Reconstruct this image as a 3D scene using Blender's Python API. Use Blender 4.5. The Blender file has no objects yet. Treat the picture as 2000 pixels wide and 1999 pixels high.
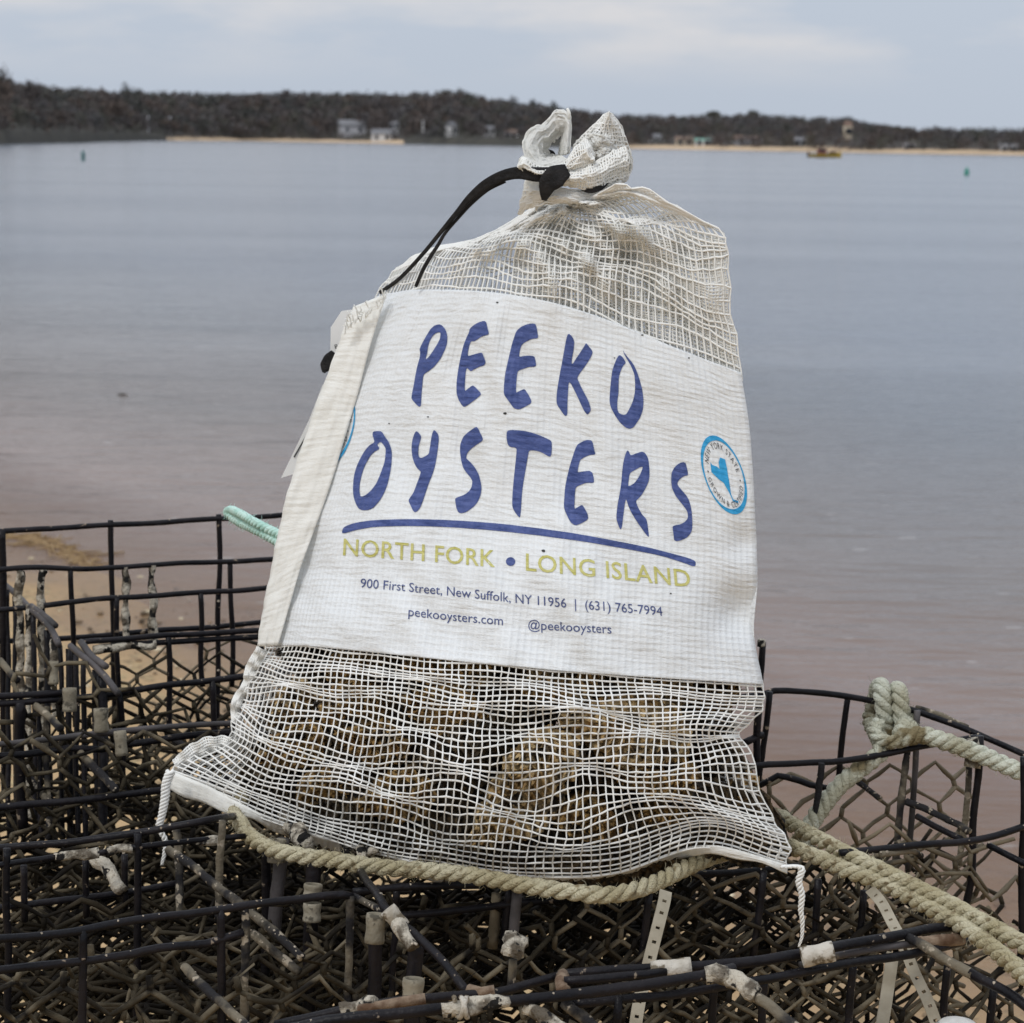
import bpy, bmesh, math, random
import numpy as np
from mathutils import Vector, Matrix
from mathutils.bvhtree import BVHTree

random.seed(7)
RNG = np.random.default_rng(7)
S = bpy.context.scene
COL = S.collection

# ------------------------------------------------------------------ camera
F = 4200.0                                   # focal length in photo pixels (2000 wide)
PITCH = math.radians(9.79)
ROLL = math.radians(0.85)
CAM = np.array([0.0, 0.0, 1.3])
cp, sp, cr, sr = math.cos(PITCH), math.sin(PITCH), math.cos(ROLL), math.sin(ROLL)
FWD = np.array([0, cp, -sp]); RGT = np.array([1.0, 0, 0]); UPV = np.array([0, sp, cp])
cam_r = cr * RGT + sr * UPV
cam_u = -sr * RGT + cr * UPV
cd = bpy.data.cameras.new('camera'); cam = bpy.data.objects.new('camera', cd); COL.objects.link(cam)
M = Matrix.Identity(4)
for i in range(3):
    M[i][0] = cam_r[i]; M[i][1] = cam_u[i]; M[i][2] = -FWD[i]; M[i][3] = CAM[i]
cam.matrix_world = M
cd.sensor_fit = 'HORIZONTAL'; cd.sensor_width = 36.0; cd.lens = F / 2000 * 36
cd.clip_start = 0.05; cd.clip_end = 6000
cd.dof.use_dof = True; cd.dof.focus_distance = 1.47; cd.dof.aperture_fstop = 21.0
S.camera = cam

# ------------------------------------------------------------------ world and sun
SUN_EL, SUN_AZ = math.radians(52), math.radians(222)   # azimuth from +Y clockwise: behind the camera, to the left
w = bpy.data.worlds.new('World'); S.world = w; w.use_nodes = True
nt = w.node_tree; nt.nodes.clear()
def wn(t, **k):
    n = nt.nodes.new(t)
    for a, b in k.items(): setattr(n, a, b)
    return n
out = wn('ShaderNodeOutputWorld'); bg = wn('ShaderNodeBackground')
sky = wn('ShaderNodeTexSky', sky_type='NISHITA', sun_disc=False, sun_elevation=SUN_EL, sun_rotation=SUN_AZ, air_density=1.2, dust_density=3.0)
tc = wn('ShaderNodeTexCoord'); sep = wn('ShaderNodeSeparateXYZ')
nt.links.new(tc.outputs['Generated'], sep.inputs[0])
# overcast dome: brighter towards the zenith
mr = wn('ShaderNodeMapRange'); mr.inputs['From Min'].default_value = 0; mr.inputs['From Max'].default_value = 1
mr.inputs['To Min'].default_value = 1.0; mr.inputs['To Max'].default_value = 1.75
nt.links.new(sep.outputs['Z'], mr.inputs['Value'])
cmap = wn('ShaderNodeMapping'); cmap.inputs['Scale'].default_value = (5.0, 5.0, 22.0); cmap.inputs['Location'].default_value = (0.35, 0.2, 0.45)
nt.links.new(tc.outputs['Generated'], cmap.inputs[0])
cn = wn('ShaderNodeTexNoise'); cn.inputs['Scale'].default_value = 1.15; cn.inputs['Detail'].default_value = 6; cn.inputs['Roughness'].default_value = 0.55
nt.links.new(cmap.outputs[0], cn.inputs['Vector'])
cramp = wn('ShaderNodeValToRGB')
cramp.color_ramp.elements[0].position = 0.42; cramp.color_ramp.elements[0].color = (0, 0, 0, 1)
cramp.color_ramp.elements[1].position = 0.60; cramp.color_ramp.elements[1].color = (1, 1, 1, 1)
nt.links.new(cn.outputs['Fac'], cramp.inputs[0])
# the cloud sheet opens up above the hazy lowest two degrees
cel = wn('ShaderNodeMapRange'); cel.interpolation_type = 'SMOOTHSTEP'
cel.inputs['From Min'].default_value = 0.020; cel.inputs['From Max'].default_value = 0.050
nt.links.new(sep.outputs['Z'], cel.inputs['Value'])
cm = wn('ShaderNodeMath', operation='MULTIPLY'); nt.links.new(cramp.outputs[0], cm.inputs[0]); nt.links.new(cel.outputs[0], cm.inputs[1])
cmix = wn('ShaderNodeMix', data_type='RGBA')
cmix.inputs['A'].default_value = (0.515, 0.577, 0.672, 1); cmix.inputs['B'].default_value = (0.69, 0.69, 0.715, 1)
nt.links.new(cm.outputs[0], cmix.inputs['Factor'])
grad = wn('ShaderNodeVectorMath', operation='SCALE')
nt.links.new(cmix.outputs['Result'], grad.inputs[0]); nt.links.new(mr.outputs[0], grad.inputs['Scale'])
skys = wn('ShaderNodeVectorMath', operation='SCALE'); skys.inputs['Scale'].default_value = 0.07
nt.links.new(sky.outputs[0], skys.inputs[0])
smix = wn('ShaderNodeMix', data_type='RGBA'); smix.inputs['Factor'].default_value = 0.93
nt.links.new(skys.outputs[0], smix.inputs['A']); nt.links.new(grad.outputs[0], smix.inputs['B'])
nt.links.new(smix.outputs['Result'], bg.inputs['Color']); bg.inputs['Strength'].default_value = 1.0
nt.links.new(bg.outputs[0], out.inputs[0])
sl = bpy.data.lights.new('sun', 'SUN'); sl.energy = 1.0; sl.angle = math.radians(14); sl.color = (1.0, 0.98, 0.945)
so = bpy.data.objects.new('sun', sl); COL.objects.link(so)
sdir = Vector((math.sin(SUN_AZ) * math.cos(SUN_EL), math.cos(SUN_AZ) * math.cos(SUN_EL), math.sin(SUN_EL)))
so.rotation_euler = sdir.to_track_quat('Z', 'Y').to_euler(); so.location = (0, 0, 30)
S.view_settings.view_transform = 'Standard'; S.view_settings.look = 'None'
S.view_settings.exposure = 0.0; S.view_settings.gamma = 1.0; S.view_settings.use_curve_mapping = False
S.render.engine = 'CYCLES'
S.cycles.use_denoising = True
S.cycles.max_bounces = 8; S.cycles.transparent_max_bounces = 12; S.cycles.diffuse_bounces = 4

# ------------------------------------------------------------------ geometry helpers
def ray(px, py):
    a = np.asarray(px, float) - 1000.0; b = -(np.asarray(py, float) - 999.5)
    a2 = a * cr - b * sr; b2 = a * sr + b * cr
    return FWD + (a2 / F)[..., None] * RGT + (b2 / F)[..., None] * UPV
def at_D(px, py, D): return CAM + np.asarray(D, float)[..., None] * ray(px, py)
def at_Y(px, py, Y):
    v = ray(px, py); return CAM + ((np.asarray(Y, float)) / v[..., 1])[..., None] * v
def at_Z(px, py, Z):
    v = ray(px, py); return CAM + ((np.asarray(Z, float) - CAM[2]) / v[..., 2])[..., None] * v
TH = math.radians(22.5)                      # the cages stand turned by this angle
DIR1 = np.array([math.cos(TH), math.sin(TH), 0]); DIR2 = np.array([math.sin(TH), -math.cos(TH), 0])
def on_panel(px, py, anchor):
    """photo point -> point of the upright cage panel through anchor (px, py, D)"""
    P0 = at_D(np.float64(anchor[0]), np.float64(anchor[1]), np.float64(anchor[2]))
    v = ray(px, py); t = ((P0 - CAM) @ DIR2) / (v @ DIR2)
    return CAM + t[..., None] * v
class Noise:
    """smooth noise: a sum of random waves"""
    def __init__(s, seed, dim, freq, n=10):
        g = np.random.default_rng(seed)
        k = g.normal(size=(n, dim)); k /= np.linalg.norm(k, axis=1)[:, None]
        s.k = k * freq * g.uniform(0.5, 1.5, (n, 1)) * 2 * np.pi; s.p = g.uniform(0, 6.28, n); s.n = n
    def __call__(s, *x):
        x = np.stack(np.broadcast_arrays(*x), -1)
        return np.sin(x @ s.k.T + s.p).sum(-1) / math.sqrt(s.n)
def mesh(name, V, Fc, mat=None, parent=None, smooth=True, uv=None, mats=None):
    me = bpy.data.meshes.new(name)
    V = np.asarray(V, np.float32).reshape(-1, 3)
    if isinstance(Fc, np.ndarray):
        k = Fc.shape[1]; n = len(Fc)
        me.vertices.add(len(V)); me.vertices.foreach_set('co', V.ravel())
        me.loops.add(n * k); me.loops.foreach_set('vertex_index', Fc.astype(np.int32).ravel())
        me.polygons.add(n); me.polygons.foreach_set('loop_start', np.arange(0, n * k, k, dtype=np.int32))
        me.update(calc_edges=True); me.validate()
    else:
        me.from_pydata(V.tolist(), [], [list(map(int, f)) for f in Fc])
    if uv is not None:
        l = me.uv_layers.new(name='UVMap')
        idx = np.empty(len(me.loops), np.int32); me.loops.foreach_get('vertex_index', idx)
        l.data.foreach_set('uv', np.asarray(uv, np.float32)[idx].ravel())
    if smooth: me.polygons.foreach_set('use_smooth', [True] * len(me.polygons))
    for m in ([mat] if mats is None else mats):
        if m: me.materials.append(m)
    o = bpy.data.objects.new(name, me); COL.objects.link(o)
    if parent: o.parent = parent
    return o
def tag(o, label=None, cat=None, group=None, kind=None):
    if label: o['label'] = label
    if cat: o['category'] = cat
    if group: o['group'] = group
    if kind: o['kind'] = kind
    return o
def empty(name, label, cat, group=None):
    o = bpy.data.objects.new(name, None); o.empty_display_size = 0.05; COL.objects.link(o)
    return tag(o, label, cat, group)
def smooth_path(P, step):
    """Catmull-Rom through P, resampled about every `step`"""
    P = np.asarray(P, float)
    if len(P) == 2:
        n = max(2, int(np.linalg.norm(P[1] - P[0]) / step) + 1)
        return P[0] + np.linspace(0, 1, n)[:, None] * (P[1] - P[0])
    E = np.vstack([2 * P[0] - P[1], P, 2 * P[-1] - P[-2]]); out = []
    for i in range(1, len(E) - 2):
        a, b, c, d = E[i - 1], E[i], E[i + 1], E[i + 2]
        n = max(1, int(np.linalg.norm(c - b) / step))
        t = (np.arange(n) / n)[:, None]
        out.append(0.5 * (2 * b + (c - a) * t + (2 * a - 5 * b + 4 * c - d) * t ** 2 + (3 * b - a - 3 * c + d) * t ** 3))
    out.append(P[-1:]); return np.vstack(out)
def frames(P, ref=(0.13, -0.4, 0.9)):
    T = np.gradient(P, axis=0); T /= np.linalg.norm(T, axis=1)[:, None] + 1e-12
    N = np.empty_like(P); n = np.cross(T[0], ref)
    if np.linalg.norm(n) < 1e-3: n = np.cross(T[0], (1, 0, 0))
    n /= np.linalg.norm(n)
    for i in range(len(P)):
        n = n - T[i] * (n @ T[i]); n /= np.linalg.norm(n) + 1e-12; N[i] = n
    return T, N, np.cross(T, N)
def tube(P, r, sides=8, cap=True, wob=0.0, seed=0):
    P = np.asarray(P, float); T, N, B = frames(P); n = len(P)
    r = np.broadcast_to(np.asarray(r, float), (n,))
    a = np.linspace(0, 2 * np.pi, sides, endpoint=False)
    R = np.repeat(r[:, None], sides, 1)
    if wob:
        s = np.concatenate([[0], np.cumsum(np.linalg.norm(np.diff(P, axis=0), axis=1))])
        R = R * (1 + wob * np.clip(Noise(seed, 3, 55)(s[:, None], np.cos(a)[None] * .008, np.sin(a)[None] * .008), -1.2, 1.8))
    V = P[:, None] + R[..., None] * (np.cos(a)[None, :, None] * N[:, None] + np.sin(a)[None, :, None] * B[:, None])
    i = np.arange(n - 1)[:, None]; j = np.arange(sides)[None]; k = (j + 1) % sides
    Q = np.stack(np.broadcast_arrays(i * sides + j, i * sides + k, (i + 1) * sides + k, (i + 1) * sides + j), -1).reshape(-1, 4)
    V = V.reshape(-1, 3)
    if cap:
        V = np.vstack([V, P[0], P[-1]]); c0, c1 = n * sides, n * sides + 1; e = (n - 1) * sides
        jj = np.arange(sides); kk = (jj + 1) % sides
        C0 = np.stack([kk, jj, np.full(sides, c0), np.full(sides, c0)], -1)
        C1 = np.stack([e + jj, e + kk, np.full(sides, c1), np.full(sides, c1)], -1)
        return V, Q, np.vstack([C0[:, :3], C1[:, :3]])
    return V, Q, np.zeros((0, 3), int)
def join(parts):
    """list of (V, Q, Tri) -> V, list-free face arrays merged as triangles/quads"""
    Vs, Qs, Ts, o = [], [], [], 0
    for V, Q, T in parts:
        Vs.append(V); Qs.append(Q + o); Ts.append(T + o); o += len(V)
    return np.vstack(Vs), np.vstack(Qs), np.vstack(Ts)
def tube_obj(name, parts, mat, parent=None):
    V, Q, T = join(parts)
    tri = np.vstack([Q[:, [0, 1, 2]], Q[:, [0, 2, 3]], T]) if len(T) else Q
    return mesh(name, V, tri, mat, parent)
def grid_faces(n, m):
    i = np.arange(n - 1)[:, None] * m; j = np.arange(m - 1)[None]
    return np.stack(np.broadcast_arrays(i + j, i + j + 1, i + m + j + 1, i + m + j), -1).reshape(-1, 4)
def sheet(name, G, mat, parent=None, uv=None, thick=0.0):
    n, m, _ = G.shape
    o = mesh(name, G, grid_faces(n, m), mat, parent, uv=None if uv is None else uv.reshape(-1, 2))
    if thick:
        md = o.modifiers.new('thickness', 'SOLIDIFY'); md.thickness = thick; md.offset = 0
    return o
def box_bm(bm, x0, x1, y0, y1, z0, z1):
    vs = [bm.verts.new(c) for c in ((x0, y0, z0), (x1, y0, z0), (x1, y1, z0), (x0, y1, z0), (x0, y0, z1), (x1, y0, z1), (x1, y1, z1), (x0, y1, z1))]
    for f in ((0, 3, 2, 1), (4, 5, 6, 7), (0, 1, 5, 4), (1, 2, 6, 5), (2, 3, 7, 6), (3, 0, 4, 7)): bm.faces.new([vs[i] for i in f])
def bm_obj(name, bm, mat, parent=None, smooth=False):
    me = bpy.data.meshes.new(name); bm.normal_update(); bm.to_mesh(me); bm.free()
    if mat: me.materials.append(mat)
    if smooth: me.polygons.foreach_set('use_smooth', [True] * len(me.polygons))
    o = bpy.data.objects.new(name, me); COL.objects.link(o)
    if parent: o.parent = parent
    return o

# ------------------------------------------------------------------ materials
def material(name, c1, c2=None, scale=20.0, lo=0.35, hi=0.65, rough=0.7, bump=0.0, bscale=None, bdist=0.002, c3=None, s3=60.0, lo3=0.6, hi3=0.7, spec=0.4, stretch=(1, 1, 1), transl=0.0):
    m = bpy.data.materials.new(name); m.use_nodes = True; t = m.node_tree; N = t.nodes; L = t.links
    b = N['Principled BSDF']; b.inputs['Roughness'].default_value = rough; b.inputs['Specular IOR Level'].default_value = spec
    tcd = N.new('ShaderNodeTexCoord'); mp = N.new('ShaderNodeMapping'); mp.inputs['Scale'].default_value = stretch
    L.new(tcd.outputs['Object'], mp.inputs[0])
    def noise(sc, det=5):
        n = N.new('ShaderNodeTexNoise'); n.inputs['Scale'].default_value = sc; n.inputs['Detail'].default_value = det
        L.new(mp.outputs[0], n.inputs['Vector']); return n
    def ramp(n, a, e):
        r = N.new('ShaderNodeMapRange'); r.interpolation_type = 'SMOOTHSTEP'
        r.inputs['From Min'].default_value = a; r.inputs['From Max'].default_value = e
        L.new(n.outputs['Fac'], r.inputs['Value']); return r
    col = None
    if c2 is not None:
        mx = N.new('ShaderNodeMix'); mx.data_type = 'RGBA'
        mx.inputs['A'].default_value = (*c1, 1); mx.inputs['B'].default_value = (*c2, 1)
        L.new(ramp(noise(scale), lo, hi).outputs[0], mx.inputs['Factor']); col = mx.outputs['Result']
        if c3 is not None:
            m3 = N.new('ShaderNodeMix'); m3.data_type = 'RGBA'; L.new(col, m3.inputs['A']); m3.inputs['B'].default_value = (*c3, 1)
            L.new(ramp(noise(s3, 6), lo3, hi3).outputs[0], m3.inputs['Factor']); col = m3.outputs['Result']
        L.new(col, b.inputs['Base Color'])
    else: b.inputs['Base Color'].default_value = (*c1, 1)
    if bump:
        bp = N.new('ShaderNodeBump'); bp.inputs['Strength'].default_value = bump; bp.inputs['Distance'].default_value = bdist
        L.new(noise(bscale or scale * 3).outputs['Fac'], bp.inputs['Height']); L.new(bp.outputs[0], b.inputs['Normal'])
    if transl:
        tr = N.new('ShaderNodeBsdfTranslucent'); ms = N.new('ShaderNodeMixShader'); ms.inputs[0].default_value = transl
        if col is not None: L.new(col, tr.inputs['Color'])
        else: tr.inputs['Color'].default_value = (*c1, 1)
        L.new(b.outputs[0], ms.inputs[1]); L.new(tr.outputs[0], ms.inputs[2]); L.new(ms.outputs[0], N['Material Output'].inputs[0])
    return m
M_wire = material('black coated wire', (0.006, 0.006, 0.008), (0.015, 0.013, 0.015), 30, rough=0.38, bump=0.5, bscale=240, c3=(0.24, 0.19, 0.14), s3=120, lo3=0.67, hi3=0.71, spec=0.16)
M_wiref = material('fouled wire', (0.020, 0.019, 0.020), (0.17, 0.145, 0.105), 26, 0.45, 0.60, rough=0.8, bump=0.9, bscale=260, c3=(0.34, 0.29, 0.22), s3=110, lo3=0.59, hi3=0.65, spec=0.15)
M_wirec = material('crusted wire', (0.12, 0.10, 0.075), (0.54, 0.49, 0.40), 70, 0.38, 0.54, rough=0.9, bump=1.0, bscale=300, bdist=.004, c3=(0.02, 0.019, 0.018), s3=85, lo3=0.56, hi3=0.60, spec=0.15)
M_wireg = material('weathered wire', (0.045, 0.042, 0.042), (0.095, 0.085, 0.085), 24, rough=0.5, bump=0.3, bscale=150, c3=(0.2, 0.17, 0.13), s3=70, lo3=0.64, hi3=0.7, spec=0.2)
M_rust = material('rusty metal', (0.10, 0.055, 0.03), (0.26, 0.19, 0.13), 90, rough=0.9, bump=0.7, bscale=300)
M_sleeve = material('grey plastic sleeve', (0.17, 0.148, 0.105), (0.27, 0.24, 0.18), 70, rough=0.8, bump=0.6, bscale=300, c3=(0.08, 0.07, 0.05), s3=140, lo3=0.58, hi3=0.66)
M_sleevep = material('pale plastic sleeve', (0.34, 0.30, 0.235), (0.54, 0.50, 0.43), 90, rough=0.7, bump=0.7, bscale=320, c3=(0.15, 0.12, 0.08), s3=150, lo3=0.55, hi3=0.64)
M_hex = material('muddy plastic mesh', (0.040, 0.033, 0.022), (0.150, 0.124, 0.083), 24, 0.42, 0.60, rough=0.85, bump=0.6, bscale=200, c3=(0.014, 0.012, 0.010), s3=30, lo3=0.52, hi3=0.62, spec=0.12)
M_hexd = material('shade-darkened fouled mesh', (0.012, 0.010, 0.008), (0.040, 0.032, 0.021), 24, 0.42, 0.62, rough=0.9, bump=0.5, bscale=200, spec=0.1)  # darker colour paints in the shade of the deeper mesh layers
M_hext = material('tan plastic mesh', (0.11, 0.088, 0.055), (0.185, 0.15, 0.098), 22, rough=0.85, bump=0.6, bscale=200, c3=(0.04, 0.034, 0.025), s3=40, lo3=0.60, hi3=0.7)
M_barn = material('barnacles', (0.26, 0.22, 0.17), (0.50, 0.43, 0.34), 120, rough=0.9)
M_strap = material('pale rubber strap', (0.27, 0.235, 0.17), (0.38, 0.34, 0.26), 50, rough=0.7, bump=0.2, bscale=250)
M_rope = material('weathered rope', (0.42, 0.365, 0.225), (0.60, 0.55, 0.39), 30, rough=0.9, bump=1.0, bscale=420, bdist=0.004, c3=(0.27, 0.215, 0.125), s3=120, lo3=0.55, hi3=0.68, spec=0.15)
M_ropew = material('bleached rope', (0.42, 0.40, 0.29), (0.62, 0.63, 0.52), 40, rough=0.9, bump=0.9, bscale=420, bdist=0.004, c3=(0.22, 0.18, 0.10), s3=26, lo3=0.50, hi3=0.60, spec=0.15)
M_teal = material('teal rope', (0.42, 0.66, 0.58), (0.56, 0.76, 0.69), 60, rough=0.85, bump=0.6, bscale=240)
M_net = material('white net twine', (0.87, 0.865, 0.82), (0.92, 0.915, 0.88), 25, rough=0.7, transl=0.05)
M_netc = material('cream net twine', (0.91, 0.905, 0.86), (0.95, 0.945, 0.91), 18, rough=0.7, transl=0.35)
M_blackstrap = material('black webbing', (0.008, 0.008, 0.009), (0.020, 0.019, 0.020), 150, rough=0.85, bump=0.6, bscale=600)
M_paper = material('tag paper', (0.74, 0.735, 0.71), (0.80, 0.795, 0.775), 12, rough=0.55)
M_ink = material('dark ink', (0.03, 0.03, 0.03))

def cloth_material(name, c1, c2, rib=1.0, transl=0.0, ink=None, grid=1.0):
    """woven poly sheet: uv in metres; crosswise ribs and a fainter square weave, as bump"""
    m = bpy.data.materials.new(name); m.use_nodes = True; t = m.node_tree; N = t.nodes; L = t.links
    b = N['Principled BSDF']; b.inputs['Roughness'].default_value = 0.5; b.inputs['Specular IOR Level'].default_value = 0.3
    uvn = N.new('ShaderNodeUVMap')
    def mp(sx, sy):
        k = N.new('ShaderNodeMapping'); k.inputs['Scale'].default_value = (sx, sy, 1); L.new(uvn.outputs[0], k.inputs[0]); return k
    n1 = N.new('ShaderNodeTexNoise'); n1.inputs['Scale'].default_value = 1; n1.inputs['Detail'].default_value = 3; L.new(mp(75, 340).outputs[0], n1.inputs['Vector'])
    n2 = N.new('ShaderNodeTexNoise'); n2.inputs['Scale'].default_value = 1; n2.inputs['Detail'].default_value = 4; L.new(mp(22, 22).outputs[0], n2.inputs['Vector'])
    n3 = N.new('ShaderNodeTexNoise'); n3.inputs['Scale'].default_value = 1; n3.inputs['Detail'].default_value = 2; L.new(mp(900, 900).outputs[0], n3.inputs['Vector'])
    n4 = N.new('ShaderNodeTexNoise'); n4.inputs['Scale'].default_value = 1; n4.inputs['Detail'].default_value = 3; n4.inputs['Distortion'].default_value = 0.8; L.new(mp(26, 60).outputs[0], n4.inputs['Vector'])
    def wave(axis, sc):
        k = N.new('ShaderNodeTexWave'); k.wave_type = 'BANDS'; k.bands_direction = axis; k.inputs['Scale'].default_value = sc / 20.0 * 3.18
        k.inputs['Distortion'].default_value = 0.7; k.inputs['Detail'].default_value = 2; k.inputs['Detail Scale'].default_value = 0.05
        L.new(mp(1, 1).outputs[0], k.inputs['Vector']); return k
    wx, wy = wave('X', 412), wave('Y', 420)
    def mad(a, f, c=None):
        k = N.new('ShaderNodeMath'); k.operation = 'MULTIPLY_ADD'; L.new(a, k.inputs[0]); k.inputs[1].default_value = f
        if c is not None: L.new(c, k.inputs[2])
        else: k.inputs[2].default_value = 0
        return k.outputs[0]
    h = mad(n1.outputs['Fac'], 1.05 * rib); h = mad(wx.outputs['Fac'], 0.34, h); h = mad(wy.outputs['Fac'], 0.20 * rib, h); h = mad(n3.outputs['Fac'], 0.35, h); h = mad(n4.outputs['Fac'], 2.2, h)
    bp = N.new('ShaderNodeBump'); bp.inputs['Strength'].default_value = 0.75; bp.inputs['Distance'].default_value = 0.0012
    L.new(h, bp.inputs['Height']); L.new(bp.outputs[0], b.inputs['Normal'])
    mx = N.new('ShaderNodeMix'); mx.data_type = 'RGBA'; mx.inputs['A'].default_value = (*c1, 1); mx.inputs['B'].default_value = (*c2, 1)
    r = N.new('ShaderNodeMapRange'); r.inputs['From Min'].default_value = 0.3; r.inputs['From Max'].default_value = 0.7
    L.new((n1 if ink else n2).outputs['Fac'], r.inputs['Value']); L.new(r.outputs[0], mx.inputs['Factor'])
    # the twine grid of the weave shows paler than the film between
    gm = N.new('ShaderNodeMath'); gm.operation = 'MAXIMUM'; L.new(wx.outputs['Fac'], gm.inputs[0]); L.new(wy.outputs['Fac'], gm.inputs[1])
    gr = N.new('ShaderNodeMapRange'); gr.inputs['From Min'].default_value = 0.55; gr.inputs['From Max'].default_value = 0.95; gr.inputs['To Max'].default_value = 1.0; L.new(gm.outputs[0], gr.inputs['Value'])
    sy = N.new('ShaderNodeSeparateXYZ'); L.new(uvn.outputs[0], sy.inputs[0])      # it shows most towards the foot of the sheet
    gl = N.new('ShaderNodeMapRange'); gl.interpolation_type = 'SMOOTHSTEP'; gl.inputs['From Min'].default_value = 0.03; gl.inputs['From Max'].default_value = 0.12; gl.inputs['To Min'].default_value = grid; gl.inputs['To Max'].default_value = 0.5 + grid / 2; L.new(sy.outputs['Y'], gl.inputs['Value']); L.new(gl.outputs[0], gr.inputs['To Min'])
    gs = N.new('ShaderNodeVectorMath'); gs.operation = 'SCALE'; L.new(mx.outputs['Result'], gs.inputs[0]); L.new(gr.outputs[0], gs.inputs['Scale'])
    L.new(gs.outputs[0], b.inputs['Base Color'])
    if transl:
        tr = N.new('ShaderNodeBsdfTranslucent'); ms = N.new('ShaderNodeMixShader'); ms.inputs[0].default_value = transl
        L.new(mx.outputs['Result'], tr.inputs['Color']); L.new(bp.outputs[0], tr.inputs['Normal'])
        L.new(b.outputs[0], ms.inputs[1]); L.new(tr.outputs[0], ms.inputs[2]); L.new(ms.outputs[0], N['Material Output'].inputs[0])
    return m
M_label = cloth_material('white woven sheet', (0.755, 0.775, 0.78), (0.805, 0.825, 0.83), grid=0.93)
M_flap = cloth_material('cream woven seam', (0.79, 0.785, 0.735), (0.84, 0.835, 0.79), rib=0.7)
M_blue = cloth_material('blue print', (0.034, 0.060, 0.20), (0.090, 0.126, 0.33), ink=True)
M_navy = cloth_material('dark blue print', (0.055, 0.075, 0.20), (0.085, 0.11, 0.25), ink=True)
M_olive = cloth_material('olive green print', (0.50, 0.475, 0.12), (0.62, 0.59, 0.25), ink=True)
M_cyan = cloth_material('light blue print', (0.02, 0.30, 0.62), (0.05, 0.38, 0.68), ink=True)
M_black = cloth_material('black print', (0.04, 0.04, 0.045), (0.12, 0.12, 0.13), ink=True)

# ------------------------------------------------------------------ ground and water
SH_N = np.array([0.78, 0.62])
def shore(x, y): return x * SH_N[0] + (y - 4.45) * SH_N[1] + 0.10 * np.sin(x * 1.9 + 0.6) * np.exp(-(x * x) / 60)
def lin(*segs):
    return np.unique(np.concatenate([np.linspace(a, b, n) for a, b, n in segs]).round(4))
gx = lin((-3000, -60, 12), (-60, -6, 40), (-6, 5, 150), (5, 60, 40), (60, 3000, 12))
gy = lin((-400, -20, 8), (-20, 0, 20), (0, 9, 150), (9, 60, 50), (60, 330, 12))
X, Y = np.meshgrid(gx, gy); s = shore(X, Y)
Zs = np.where(s < 0, np.minimum(-s * 0.055, 0.5), np.maximum(-s * 0.045, -3.0))
near = np.exp(-((X / 9) ** 2 + ((Y - 4) / 9) ** 2))
Zs = Zs + near * (0.006 * Noise(3, 2, 0.7)(X, Y) + 0.003 * Noise(4, 2, 2.2)(X, Y))
Zs += near * 0.012 * np.exp(-((s - 0.55) / 0.07) ** 2)
M_sand = bpy.data.materials.new('beach sand'); M_sand.use_nodes = True
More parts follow.
